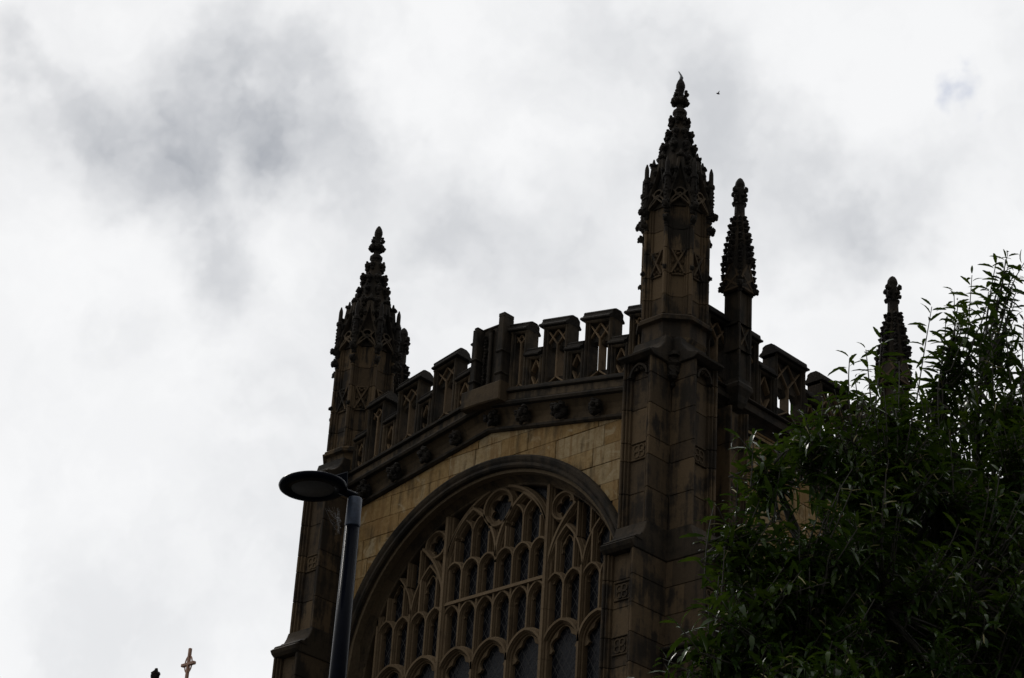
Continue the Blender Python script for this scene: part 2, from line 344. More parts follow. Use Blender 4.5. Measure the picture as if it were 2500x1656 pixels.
# --- window
win = B().box(-RT - .05, RT + .05, .0, .3, 9.05, 9.25, .02).put('window', 'trac', church)
inside = lambda p, m=.0: p[1] < ZC or math.hypot(p[0], p[1] - ZC) < RT - m
PF = [(-.015, -.012), (.015, -.012), (.019, .02), (.027, .05), (.028, .085), (.041, .105), (.045, .17), (.045, .27), (-.045, .27), (-.045, .17), (-.041, .105), (-.028, .085), (-.027, .05), (-.019, .02)]
PF = [(o, y * .62) for o, y in PF]
PM = [(o * 1.75, y * 1.1 - .045) for o, y in PF]
PA = [(o * .92, y * .95 - .0) for o, y in PF]
PB = [(o * 1.2, y * 1.05 - .02) for o, y in PF]
def run(path, prof, name):
    seg = []
    for p in path + [None]:
        if p is not None and inside(p, -.03): seg.append(p); continue
        if len(seg) > 1: B().sweep(seg, prof).put(name, 'trac', win)
        seg = []
def mull(x, z0, z1, prof=PF):
    lim = ZC + math.sqrt(max(RT * RT - x * x, 0)); z1 = min(z1, lim + .02)
    if z1 - z0 > .04:
        c = [z0]; 
        while z1 - c[-1] > 1.2: c.append(c[-1] + random.uniform(.7, .95))
        c.append(z1)
        for a, bb in zip(c, c[1:]): B().sweep([(x, a + .002), (x, bb - .002)], prof).put('mullion', 'trac', win)
def cusps(x0, x1, zs, za, y=.075, amp=.1, tmat='trac'):
    o = arch(x0 + .02, x1 - .02, zs, za - .02, 14); n = len(o); inn = []; h = (x1 - x0) / 2; cx = (x0 + x1) / 2; cz = zs + (za - zs) * .25
    for i, p in enumerate(o):
        t = i / (n - 1); a = .04
        for c in (.04, .30, .70, .96): a += amp / .1 * .34 * max(0, 1 - abs(t - c) / .12) ** 1.5
        f = min(a * .62 + .06, .75); inn.append((p[0] + (cx - p[0]) * f, p[1] + (cz - p[1]) * f * .8))
    b = B(); A = [b.ring([(p[0], y, p[1]), (q[0], y, q[1]), (q[0], y + .05, q[1]), (p[0], y + .05, p[1])]) for p, q in zip(o, inn) if inside(p, -.05)]
    if len(A) > 2: b.loft(A); b.put('cusped_head', tmat, win)
# main lights
for x in (-2.45, -1.75, -.35, .35, 1.75, 2.45): mull(x, 9.25, 13.4, PB)
for s in (-1, 1): mull(s * 1.05, 9.25, 16.1, PM); mull(s * 2.45, 13.4, 14.6, PB); mull(s * .35, 13.4, 14.95); mull(s * 1.75, 13.4, 14.45, PB)
for i in range(-3, 4):
    x = i * .7; run(arch(x - .35, x + .35, 13.28, 13.69, 12), PB, 'light_arch'); cusps(x - .33, x + .33, 13.22, 13.66, amp=.12)
    mull(x, 13.68, 14.95 if abs(i) < 2 else 14.3)
# side groups
for s in (-1, 1):
    sx = lambda x: s * x
    for x in (1.4, 2.1): pass
    for i in range(4):
        a, c = 1.05 + .35 * i, 1.40 + .35 * i; lo, hi = sorted((sx(a), sx(c)))
        run(arch(lo, hi, 14.22, 14.45, 8), PA, 'light_arch'); cusps(lo, hi, 14.18, 14.43, amp=.1)
        xm = (a + c) / 2; ztop = 14.4 + math.sqrt(max(1.022 ** 2 - (1.022 - (min(xm - 1.05, 1.75 - xm) if xm < 1.75 else min(xm - 1.75, 2.45 - xm))) ** 2, 0))
        mull(sx(xm), 14.44, ztop)
    for a, c, za, R in ((1.05, 2.45, 15.6, 0), (1.05, 1.75, 15.17, 0), (1.75, 2.45, 15.15, 0)):
        lo, hi = sorted((sx(a), sx(c))); run(arch(lo, hi, 14.4, za, 14), PB if c - a > 1 else PA, 'tracery_arch')
    for c in (1.4, 2.1): cusps(sx(c) - .17, sx(c) + .17, 14.75, 15.06)
    for q in (-.13, .13): mull(sx(1.75 + q), 14.93, 15.48)
    cx, cz, r = sx(1.31), 15.5, .215
    B().sweep([(cx + r * math.cos(t), cz + r * math.sin(t)) for t in np.linspace(0, 2 * math.pi, 29)[:-1]], PA, closed=True).put('roundel', 'trac', win)
# centre group
B().sweep([(-1.05, 14.44), (1.05, 14.44)], [(-.03, -.03), (.03, -.01), (.04, .15), (-.04, .15)]).put('transom', 'trac', win)
for i in range(6):
    a = -1.05 + .35 * i
    run(arch(a, a + .35, 14.17, 14.41, 8), PA, 'light_arch'); cusps(a, a + .35, 14.15, 14.39)
    run(arch(a, a + .35, 14.9, 15.1, 8), PA, 'light_arch'); cusps(a, a + .35, 14.86, 15.08)
    mull(a + .175, 15.1, 15.56 if i in (1, 4) else 15.45)
mull(0, 14.9, 15.05)
run(arch(-1.05, 1.05, 15.0, 16.13, 18), PB, 'tracery_arch')
for s in (-1, 1):
    run(arch(min(0, s * 1.05), max(0, s * 1.05), 15.0, 15.9, 14), PB, 'tracery_arch')
    for a, c in ((.175, .525), (.525, .875)):
        lo, hi = sorted((s * a, s * c)); run(arch(lo, hi, 15.5, 15.76, 8), PA, 'light_arch'); cusps(lo, hi, 15.47, 15.74)
def foil(cx, cz, r, nf, y=.06):
    b = B(); n = 48; A = []
    for i in range(n):
        t = 2 * math.pi * i / n; q = r * (.50 + .34 * abs(math.cos(nf * t / 2)) ** .7); A.append(b.ring([(cx + r * math.cos(t), y, cz + r * math.sin(t)), (cx + q * math.cos(t), y, cz + q * math.sin(t)), (cx + q * math.cos(t), y + .05, cz + q * math.sin(t)), (cx + r * math.cos(t), y + .05, cz + r * math.sin(t))]))
    b.loft(A + [A[0]], False, False); b.put('foil', 'trac', win)
B().sweep([(.29 * math.cos(t), 15.79 + .29 * math.sin(t)) for t in np.linspace(0, 2 * math.pi, 37)[:-1]], PB, closed=True).put('roundel', 'trac', win)
foil(0, 15.79, .28, 5); foil(1.31, 15.5, .21, 4); foil(-1.31, 15.5, .21, 4)
# panes
for i in range(-1, 15):
    a, c = -2.45 + .35 * i, -2.10 + .35 * i; top = lambda x: ZC + math.sqrt(max((RT + .14) ** 2 - x * x, 0))
    for z0, z1 in ((13.69, 14.44), (14.44, 15.1), (15.1, 17)):
        xs_ = np.linspace(a, c, 4); t = [min(z1, top(x)) for x in xs_]
        if max(t) <= z0 + .02: continue
        poly = [(a + .003, z0 + .003), (c - .003, z0 + .003)] + [(min(max(x, a + .003), c - .003), max(q - .003, z0 + .004)) for x, q in list(zip(xs_, t))[::-1]]
        put('pane', mesh('pane', [(u, .14 + random.uniform(-.003, .003), v) for u, v in poly], [tuple(range(len(poly)))], 'glass'), win)
for i in range(-3, 4):
    x0, x1 = i * .7 - .348, i * .7 + .348; put('pane', mesh('pane', [(x0, .14, 9.2), (x1, .14, 9.2), (x1, .14, 13.69), (x0, .14, 13.69)], [(0, 1, 2, 3)], 'glass'), win)

# --- frieze, cornice, parapet of the gable
def gable_run(zo, prof, name, mat, parent, x0=-3.05, x1=3.05, cuts=None):
    cs = cuts or [x0, 0, x1]
    first = None
    for a, c in zip(cs, cs[1:]):
        pts = [(a + .002, gz(zo, a + .002))] + ([(0, zo)] if a < 0 < c else []) + [(c - .002, gz(zo, c - .002))]
        o = B().sweep(pts, prof).put(name, mat, parent); first = first or o
    return first
def cuts(n, j=.12): return [-3.05] + [(-3.05 + 6.1 * i / n + random.uniform(-j, j)) for i in range(1, n)] + [3.05]
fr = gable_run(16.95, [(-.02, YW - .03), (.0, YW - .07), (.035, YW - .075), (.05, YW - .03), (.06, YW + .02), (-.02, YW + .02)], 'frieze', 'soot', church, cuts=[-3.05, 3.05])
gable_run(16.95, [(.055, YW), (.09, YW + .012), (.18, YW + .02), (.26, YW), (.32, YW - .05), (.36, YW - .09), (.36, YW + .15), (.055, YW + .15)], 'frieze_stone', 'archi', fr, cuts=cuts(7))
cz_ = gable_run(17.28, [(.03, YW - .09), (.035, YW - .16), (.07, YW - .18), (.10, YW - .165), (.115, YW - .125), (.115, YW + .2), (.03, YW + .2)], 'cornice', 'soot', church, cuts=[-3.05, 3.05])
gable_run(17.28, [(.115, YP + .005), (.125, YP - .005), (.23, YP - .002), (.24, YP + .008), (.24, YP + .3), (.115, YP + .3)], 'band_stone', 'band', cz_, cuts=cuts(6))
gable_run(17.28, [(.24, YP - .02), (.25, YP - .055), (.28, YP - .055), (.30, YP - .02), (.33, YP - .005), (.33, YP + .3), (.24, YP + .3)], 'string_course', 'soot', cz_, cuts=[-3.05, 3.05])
# carved bosses in the frieze
def boss_mesh():
    b = B(); b.blob((0, -.05, 0), .085, .2, 8, (1, .8, 1))
    for i in range(7):
        a = i / 7 * 6.283 + random.uniform(-.3, .3); r = random.uniform(.05, .085); b.blob((r * math.cos(a), -.075 + random.uniform(-.03, .02), r * math.sin(a)), random.uniform(.03, .048), .25, 6)
    b.blob((0, -.12, .01), .035, .2, 6); return b.mesh('carved_boss', 'crock')
bm = [boss_mesh() for _ in range(4)]
for i, x in enumerate((-2.62, -1.99, -1.30, -.64, .07, .74, 1.45, 2.2)): put('carved_boss', bm[i % 4], fr, (x, YW - .02, gz(17.12, x)), scale=random.uniform(1.2, 1.5), rz=random.uniform(-.4, .4))
par = B().box(-3.0, 3.0, YP + .30, YP + .34, 16.6, 16.9, 0).put('gable_parapet', 'soot', church)

DP = .26                                    # thickness of the pierced parapet
def coping(bb, x0, x1, ztop, M_, sl, y0, y1, flip=1):
    """moulded saddle-back coping over x0..x1; ztop(x) is its top"""
    yc = (y0 + y1) / 2
    pr = [(-.17, y0 - .0), (-.165, y0 - .045), (-.145, y0 - .05), (-.12, y0 - .03), (-.105, y0 + .0), (-.06, y0 + .02), (-.045, y0 + .012), (-.02, y0 + .03), (-.0, y0 + .075), (-.0, y1 - .075), (-.045, y1 - .01), (-.105, y1), (-.145, y1 + .05), (-.17, y1 + .045)]
    if flip < 0: pr = [(o, 2 * yc - w) for o, w in pr]
    bb.sweep([(x0 - .03, ztop(x0 - .03)), (x1 + .03, ztop(x1 + .03))], pr, M_)
def bar(bb, p, q, w, y0, y1, M_, sh): 
    c = .35 * w; pr = [(-w / 2 + c, y0), (w / 2 - c, y0), (w / 2, y0 + c * 1.3 * (1 if y1 > y0 else -1)), (w / 2, y1), (-w / 2, y1), (-w / 2, y0 + c * 1.3 * (1 if y1 > y0 else -1))]
    bb.sweep([(p[0], p[1] + sh(p[0])), (q[0], q[1] + sh(q[0]))], pr, M_)
def pierced(bb, tb_, x0, x1, z0, z1, sh, M_, yf, yk, two=True, blind=False):
    """open traceried panel: frame, crossed bars, inverted V at the foot"""
    d = 1 if yk > yf else -1; t = .05; W = x1 - x0; xm = (x0 + x1) / 2
    bar(bb, (x0 + t / 2, z0), (x0 + t / 2, z1), t, yf, yk, M_, sh); bar(bb, (x1 - t / 2, z0), (x1 - t / 2, z1), t, yf, yk, M_, sh)
    bar(bb, (x0, z1 - t / 2), (x1, z1 - t / 2), t * 1.02, yf + .002 * d, yk - .002 * d, M_, sh); bar(bb, (x0, z0 + t * .3), (x1, z0 + t * .3), t * .6, yf + .003 * d, yk - .003 * d, M_, sh)
    a, c = x0 + t, x1 - t; y0 = yf + .055 * d; y1 = yk - .05 * d; bw = .026; H = z1 - z0
    inner = [(x0 + t + .012, 1), (x1 - t - .012, -1)]
    for xx, q in inner: bar(bb, (xx + q * .004, z0), (xx + q * .004, z1 - t), .032, yf + .028 * d, yk - .02 * d, M_, sh)
    plates = []
    def plate(za, zb_, yy): plates.append(B().prism([(a, za + sh(a)), (c, za + sh(c)), (c, zb_ + sh(c)), (a, zb_ + sh(a))], min(yy, yy + .03 * d), max(yy, yy + .03 * d), 0, M_))
    if two:
        zt, zx, zb = z1 - t, z1 - t - (c - a) * .62, z0 + (c - a) * .30
        plate(zx - .03, zt, yf + .11 * d); plate(z0, zb + .04, yf + .12 * d)
        for k, (l, r) in enumerate(((a, xm), (xm, c))):
            e = .001 * (k + 1) * d
            bar(tb_, (l, zt), (r, zx), bw, y0 + e, y1, M_, sh); bar(tb_, (l, zx), (r, zt), bw, y0 + .004 * d + e, y1, M_, sh)
        bar(tb_, (xm, zx + .02), (xm, zb), bw * 1.15, y0 - .006 * d, y1, M_, sh)
        bar(tb_, (xm, zb + .01), (a, z0 + .01), bw, y0 + .003 * d, y1, M_, sh); bar(tb_, (xm, zb + .01), (c, z0 + .01), bw, y0 + .005 * d, y1, M_, sh)
        for l, r in ((a, xm), (xm, c)):     # shouldered arch heads below the crossing
            hw = (r - l) / 2; zz = zx - .005
            bar(bb, (l + .005, zz - hw * .75), (l + hw * .62, zz + hw * .3), .05, y0 + .04 * d, y1 + .01 * d, M_, sh); bar(bb, (r - .005, zz - hw * .75), (r - hw * .62, zz + hw * .3), .05, y0 + .042 * d, y1 + .012 * d, M_, sh)
    else:
        zm = (z0 + z1 - t) / 2; plate(z0, z1 - t, yf + .15 * d)
        for k, (p, q) in enumerate((((a, zm), (xm, z1 - t)), ((xm, z1 - t), (c, zm)), ((c, zm), (xm, z0)), ((xm, z0), (a, zm)))): bar(tb_, p, q, bw * 1.1, y0 + .001 * k * d, y1, M_, sh)
        for k, (p, q) in enumerate((((a, z0 + .12 * H), (xm, zm)), ((c, z0 + .12 * H), (xm, zm)))): pass
    return plates
def front_cell(x0, x1, merlon):
    sg = -SL if (x0 + x1) > 0 else SL; sh = lambda x: sg * x
    top = 18.75 if merlon else 18.28; z0 = 17.60; ztop = lambda x: top + sg * x
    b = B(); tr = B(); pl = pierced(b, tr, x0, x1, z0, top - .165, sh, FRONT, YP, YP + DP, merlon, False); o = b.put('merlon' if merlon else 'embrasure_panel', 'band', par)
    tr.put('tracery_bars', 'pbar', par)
    for q in pl: q.put('backing_slab', 'soot', par)
    b = B(); coping(b, x0 + (0 if merlon else .035), x1 - (0 if merlon else .035), ztop, FRONT, sg, YP, YP + DP); b.put('coping', 'crock', par)
    if merlon:                              # solid cheeks beside the openings
        pass
R_CELLS = [(.40, .75, 1), (.75, 1.08, 0), (1.08, 1.59, 1), (1.59, 1.93, 0), (1.93, 2.46, 1), (2.46, 2.80, 0), (2.80, 3.12, 1)]
L_CELLS = [(-.76, -.42, 0), (-1.27, -.76, 1), (-1.56, -1.27, 0), (-2.05, -1.56, 1), (-2.34, -2.05, 0), (-2.72, -2.34, 1), (-3.0, -2.72, 0)]
for x0, x1, m in R_CELLS + L_CELLS: front_cell(x0 + .002, x1 - .002, m)
front_cell(-.42, -.30, 1)
# central niche on the gable point
ni = B().box(-.20, .24, YP + .02, YP + .28, 17.5, 18.70, .01).put('niche', 'soot', church)
B().box(-.31, -.20, YP - .13, YP + .1, 17.62, 18.70, .015).box(-.30, -.21, YP - .12, YP + .08, 18.70, 18.745, .02).put('post', 'soot', ni)
B().box(.235, .365, YP - .13, YP + .1, 17.62, 18.76, .015).prism([(.24, YP - .125), (.36, YP - .125), (.36, YP + .09), (.24, YP + .09)], 18.76, 18.82, .04).put('post', 'soot', ni)
for x in (-.255, .30):
    for zz in (18.13, 17.75): B().box(x - .08, x + .08, YP - .155, YP + .09, zz, zz + .045, .018).put('post_band', 'soot', ni)
bb = B()
for i in range(16): bb.blob((-.13 + random.uniform(-.015, .015), YP - .01, 17.7 + i * .058), .03, .3, 6)
bb.put('leaf_trail', 'crock', ni)
B().lathe([(.03, 17.62), (.05, 17.64), (.032, 17.68), (.03, 18.6), (.05, 18.64)], 10, (.0, YP - .02)).put('shaft', 'soot', ni)
B().lathe([(.02, 17.62), (.035, 17.64), (.022, 17.68), (.02, 18.6), (.03, 18.64)], 10, (.13, YP)).put('shaft', 'soot', ni)
b = B(); b.prism([(-.40, 17.30), (-.02, 17.30), (.02, 17.30), (.43, 17.27), (.43, 17.60), (-.40, 17.60)], YP - .2, YP + .1, .02, FRONT); b.put('pedestal', 'archi', ni)
b = B(); b.prism([(-.22, YP), (.26, YP), (.26, YP + .28), (-.22, YP + .28)], 18.70, 18.74, .015); b.put('lintel', 'soot', ni)
# roof behind the parapet
b = B(); b.prism([(-3.4, 16.8), (3.4, 16.8), (3.4, 17.0), (0, 17.5), (-3.4, 17.0)], .3, 24, 0, FRONT); b.put('roof', 'lead', church)

b = B(); b.box(-3.62, -3.3, .3, 21, 0, 16.95, 0); b.put('side_wall', 'butt', church); b = B(); b.prism([(-3.3, 0), (3.3, 0), (3.3, 16.9), (0, 17.3), (-3.3, 16.9)], 20.6, 21, 0, FRONT); b.put('end_wall', 'butt', church)
# --- angle turrets
OA = .47
def oct_plan(ap=OA, dp=1.):
    hw = ap * math.tan(math.pi / 8); pts = []
    fp = [(-hw + .0, -.02), (-hw + .028, -.012), (-hw + .034, .022 * dp), (-hw + .055, .016 * dp), (-hw + .068, .03 * dp), (-hw + .07, .05 * dp), (-hw + .09, .046 * dp), (-hw + .1, .06 * dp), (-hw + .102, .075 * dp)]
    fp = fp + [(-t, d) for t, d in reversed(fp)]
    for i in range(8):
        a = i * math.pi / 4; n = (math.sin(a), -math.cos(a)); t = (math.cos(a), math.sin(a))
        for u, d in fp: pts.append((n[0] * (ap - d) + t[0] * u, n[1] * (ap - d) + t[1] * u))
    return pts
CACHE = {}
def cached(key, fn):
    if key not in CACHE: CACHE[key] = fn()
    return CACHE[key]
def crocket_mesh(v):
    b = B(); random.seed(50 + v)
    b.blob((.005, 0, .02), .05, .15, 7, (1.1, .9, 1.3)); b.blob((.055, 0, .0), .046, .18, 8); b.blob((.055, 0, .062), .027, .2, 6); b.blob((.04, 0, -.07), .037, .2, 7)
    b.blob((.03, .035, .02), .028, .2, 6); b.blob((.03, -.035, .02), .028, .2, 6); return b.mesh('crocket', 'crock')
def x_panel():
    b = B(); h, w_ = .20, .10; y = -(OA - .075) - .0
    pr = [(-.012, y - .055), (.012, y - .055), (.02, y - .01), (.022, y + .01), (-.022, y + .01), (-.02, y - .01)]
    b.sweep([(-w_, -h), (w_, h)], pr); b.sweep([(-w_, h), (w_, -h)], [(o, yy + .002) for o, yy in pr])
    b.box(-w_, w_, y - .03, y + .01, h - .01, h + .02, .006); b.box(-w_, w_, y - .03, y + .01, -h - .02, -h + .01, .006)
    for s in (-1, 1):
        for dx in (-.045, 0, .045): b.blob((dx, y - .015, s * (h - .035 - (.03 if dx == 0 else 0))), .026, .25, 6)
        b.blob((s * .075, y - .012, 0), .022, .25, 6)
    return b.mesh('tracery_panel', 'shaft')
def grotesque(v):
    random.seed(90 + v); b = B(); b.blob((.02, 0, 0), .07, .15, 8, (1.1, .9, 1)); b.blob((.08, 0, .01), .05, .2, 8); b.blob((.05, .035, .055), .03, .2, 6); b.blob((.05, -.035, .055), .03, .2, 6); b.blob((.10, 0, -.03), .028, .2, 6); b.blob((-.01, 0, -.07), .05, .2, 7)
    return b.mesh('grotesque', 'crock')
def gablet():
    b = B(); hw = .20; y = -.485; lean = .115      # leans back towards the spire
    def FM(u, v, w): return (u, w + lean * max(v - 19.62, 0), v)
    pr = [(-.02, y - .03), (.02, y - .03), (.03, y + .01), (.03, y + .06), (-.03, y + .06), (-.03, y + .01)]
    og = [(hw, 19.60), (hw * .86, 19.78), (hw * .6, 20.0), (hw * .34, 20.2), (hw * .16, 20.38), (.02, 20.52)]
    b.sweep(og, pr, FM); b.sweep([(-x, z_) for x, z_ in og], [(o, yy + .002) for o, yy in pr], FM)
    return b.mesh('gablet', 'soot')
def gablet_tracery():
    b = B(); y = -.475; lean = .115
    def FM(u, v, w): return (u, w + lean * max(v - 19.62, 0), v)
    pr = [(-.012, y - .02), (.012, y - .02), (.018, y + .05), (-.018, y + .05)]
    b.sweep([(-.14, 19.66), (.12, 19.92)], pr, FM); b.sweep([(.14, 19.66), (-.12, 19.92)], [(o, q + .002) for o, q in pr], FM)
    b.sweep([(.075 * math.cos(t), 19.88 + .075 * math.sin(t)) for t in np.linspace(0, 2 * math.pi, 17)[:-1]], [(o, q + .004) for o, q in pr], FM, True)
    a = arch(-.15, .15, 19.62, 19.86, 8); b.sweep(a, [(o, q + .006) for o, q in pr], FM)
    return b.mesh('gablet_tracery', 'band')
def gablet_finial():
    b = B(); random.seed(5); b.lathe([(.02, 20.45), (.03, 20.5), (.022, 20.56), (.03, 20.6), (.012, 20.68)], 8, (0, -.37)); 
    for i in range(5): a = i * 1.257; b.blob((.045 * math.cos(a), -.37 + .045 * math.sin(a), 20.57), .032, .25, 6)
    return b.mesh('gablet_finial', 'crock')
def spike_mesh():
    b = B(); b.lathe([(.042, 19.66), (.042, 20.10), (.06, 20.11), (.06, 20.16), (.036, 20.18), (.034, 20.36), (.028, 20.40), (.01, 20.46)], 8, (.525, 0), math.pi / 8)
    random.seed(3)
    for i in range(6): b.blob((.56, random.uniform(-.01, .01), 19.72 + i * .06), .022, .3, 5)
    return b.mesh('corner_spike', 'crock')
def finial_mesh():
    random.seed(8); b = B(); b.lathe([(.085, 21.46), (.09, 21.50), (.112, 21.53), (.112, 21.575), (.09, 21.60), (.055, 21.64), (.05, 21.72), (.06, 21.8), (.05, 21.92), (.06, 21.97), (.073, 22.03), (.07, 22.08), (.05, 22.14), (.02, 22.19)], 10)
    for j, (zz, r, s_) in enumerate(((21.75, .10, .05), (21.85, .115, .042), (21.915, .10, .03))):
        for i in range(4 if j else 8): a = i * math.pi / (2 if j else 4) + .1; b.blob((r * math.cos(a), r * math.sin(a), zz), s_, .22, 7)
    return b.mesh('finial', 'crock')
def turret(x, dz, rod, label):
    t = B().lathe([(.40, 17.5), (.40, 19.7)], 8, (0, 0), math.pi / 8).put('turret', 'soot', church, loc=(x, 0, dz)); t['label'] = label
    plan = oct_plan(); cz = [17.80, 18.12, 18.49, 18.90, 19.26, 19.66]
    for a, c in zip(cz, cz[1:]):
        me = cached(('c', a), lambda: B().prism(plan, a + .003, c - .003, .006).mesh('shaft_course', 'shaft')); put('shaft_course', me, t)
    put('base_moulding', cached('bm', lambda: B().lathe([(.505, 17.38), (.505, 17.66), (.515, 17.67), (.585, 17.685), (.592, 17.72), (.555, 17.735), (.56, 17.76), (.545, 17.78), (.515, 17.785), (.51, 17.80)], 8, (0, 0), math.pi / 8).mesh('base_moulding', 'butt')), t)
    for i in range(8):
        rz = i * math.pi / 4
        put('tracery_panel', cached('xp', x_panel), t, (0, 0, 18.695), rz)
        put('gablet', cached('ga', gablet), t, (0, 0, 0), rz); put('gablet_tracery', cached('gt', gablet_tracery), t, (0, 0, 0), rz); put('gablet_finial', cached('gf', gablet_finial), t, (0, 0, 0), rz)
        rc = rz + math.pi / 8; cr = OA / math.cos(math.pi / 8)
        put('corner_spike', cached('sp', spike_mesh), t, (0, 0, 0), rc)
        put('grotesque', cached(('gr', i % 3), lambda: grotesque(i % 3)), t, ((cr + .01) * math.cos(rc), (cr + .01) * math.sin(rc), 19.60), rc, scale=1.0)
        put('grotesque', cached(('gr', (i + 1) % 3), lambda: grotesque((i + 1) % 3)), t, ((cr + .0) * math.cos(rc), (cr + .0) * math.sin(rc), 19.38), rc, scale=.8)
        put('grotesque', cached(('gr', (i + 2) % 3), lambda: grotesque((i + 2) % 3)), t, (cr * math.cos(rc), cr * math.sin(rc), 18.56), rc, scale=.52)
        for j, zz in enumerate((21.37, 21.11, 20.85, 20.60, 20.36)):
            rr = .455 - (zz - 19.66) * .208
            if random.random() < .05: continue
            put('crocket', cached(('cr', (i + j) % 4), lambda: crocket_mesh((i + j) % 4)), t, (rr * math.cos(rc), rr * math.sin(rc), zz + random.uniform(-.015, .015)), rc + random.uniform(-.25, .25), scale=random.uniform(.88, 1.12) * (.95, 1.02, 1.08, 1.12, .9)[j])
        for j, (u, zz) in enumerate(((.16, 19.86), (.11, 20.08), (.06, 20.28))):
            for s in (-1, 1):
                yy = -.515 + .115 * (zz - 19.62); q = (u * s * math.cos(rz) - yy * math.sin(rz), u * s * math.sin(rz) + yy * math.cos(rz), zz)
                put('crocket', cached(('cr', (i + j) % 4), lambda: crocket_mesh(0)), t, q, rz - math.pi / 2 + s * .7, scale=.55)
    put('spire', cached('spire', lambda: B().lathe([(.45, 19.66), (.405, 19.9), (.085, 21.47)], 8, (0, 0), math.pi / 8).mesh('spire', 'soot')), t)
    put('finial', cached('fin', finial_mesh), t)
    if rod: B().tube([(0, 0, 22.16), (.01, .005, 22.21), (.0, 0, 22.26), (-.03, -.02, 22.33)], [.028, .03, .016, .008], 6).put('bent_spike', 'lead', t)
    return t
turret(3.33, 0, True, 'taller-looking corner turret with a bent spike on its finial'); turret(-3.33, -.29, False, 'corner turret above the street lamp')

# --- angle buttresses (front faces -y; others are turned)
def bplan(f, back, w_=.265):
    L_ = [(-w_, back), (-w_, f + .012), (-w_ + .012, f), (-w_ + .034, f), (-w_ + .044, f + .012), (-w_ + .046, f + .05), (-w_ + .056, f + .05), (-w_ + .058, f + .03), (-w_ + .07, f + .022), (-w_ + .082, f + .03), (-w_ + .086, f + .07), (-w_ + .10, f + .065), (-w_ + .112, f + .075), (-w_ + .116, f + .115)]
    return L_ + [(-x, y) for x, y in reversed(L_)]
def buttress(cx, cy, rz, dz=0., top=16.98, cap=True):
    bt = B().box(-.2, .2, -.62, .1, 11, top - .1, 0).put('buttress', 'mortar', church, loc=(cx, cy, dz), rz=rz)
    zs = [14.40, 14.92, 15.42, 15.70, 16.22, 16.70, top]
    for i, (a, c) in enumerate(zip(zs, zs[1:])):
        if i % 2 == 0: B().prism(bplan(-.8, -.22), a + .003, c - .003, .007).put('stone', 'butt', bt)
        else:
            B().prism(bplan(-.8, -.53 + .003), a + .003, c - .003, .007).put('stone', 'butt', bt)
            B().box(-.2655, .2655, -.53, -.22, a + .003, c - .003, .007).put('stone', 'butt', bt)
    for zz in (15.56, 14.0 - .62, 12.6): # carved quatrefoil set in the sunk panel
        f = -.682 if zz > 14.4 else -.932
        b = B(); b.box(-.135, .135, f - .03, f + .03, zz - .14, zz - .12, .006).box(-.135, .135, f - .03, f + .03, zz + .12, zz + .14, .006)
        for q in range(4): t = math.pi / 4 + q * math.pi / 2; b.sweep([(.062 * math.cos(t) + .05 * math.cos(u), zz + .062 * math.sin(t) + .05 * math.sin(u)) for u in np.linspace(0, 6.283, 13)[:-1]], [(-.01, f - .02 + .001 * q), (.01, f - .02 + .001 * q), (.016, f + .03), (-.016, f + .03)], FRONT, True)
        b.put('quatrefoil', 'archi', bt)
    b = B()                               # cusped head of the panel
    o = arch(-.15, .15, top - .26, top - .08, 8); b.sweep(o, [(-.015, -.775), (.02, -.775), (.025, -.70), (-.025, -.70)])
    for i in range(5): b.blob((-.09 + .045 * i, -.74, top - .15 + (.03 if i == 2 else 0)), .028, .2, 6)
    b.put('panel_head', 'soot', bt)
    # moulded weatherings: upper cap and the offset half-way
    if cap:
        b = B(); b.prism([(-.84, top), (-.88, top + .02), (-.885, top + .05), (-.85, top + .06), (-.83, top + .085), (-.77, top + .095), (-.70, top + .13), (-.62, top + .20), (-.56, top + .29), (-.53, top + .40), (-.2, top + .42), (-.2, top - .02), (-.80, top - .02)], -.305, .305, .012, SIDE); b.put('weathering', 'soot', bt)
    b = B(); b.prism([(-1.10, 13.97), (-1.13, 14.02), (-1.08, 14.06), (-.97, 14.11), (-.88, 14.20), (-.83, 14.30), (-.80, 14.40), (-.3, 14.40), (-.3, 13.93), (-1.05, 13.93)], -.285, .285, .012, SIDE); b.put('weathering', 'soot', bt)
    b = B(); b.prism([(-1.03, 14.075), (-1.05, 14.09), (-1.02, 14.12), (-.96, 14.13), (-.90, 14.20), (-.90, 14.07)], -.295, .295, .005, SIDE); b.put('weathering_moulding', 'soot', bt)
    zs = [11.4, 11.85, 12.3, 12.72, 13.14, 13.55, 13.93]
    for i, (a, c) in enumerate(zip(zs, zs[1:])):
        s = (-.72, -.5)[i % 2]
        B().prism(bplan(-1.05, s + .003, .275), a + .003, c - .003, .007).put('stone', 'butt', bt); B().box(-.2755, .2755, s, -.22, a + .003, c - .003, .007).put('stone', 'butt', bt)
    B().prism(bplan(-1.05, -.2, .275), 0 - dz, 11.4, .01).put('plinth', 'butt', bt)
    return bt
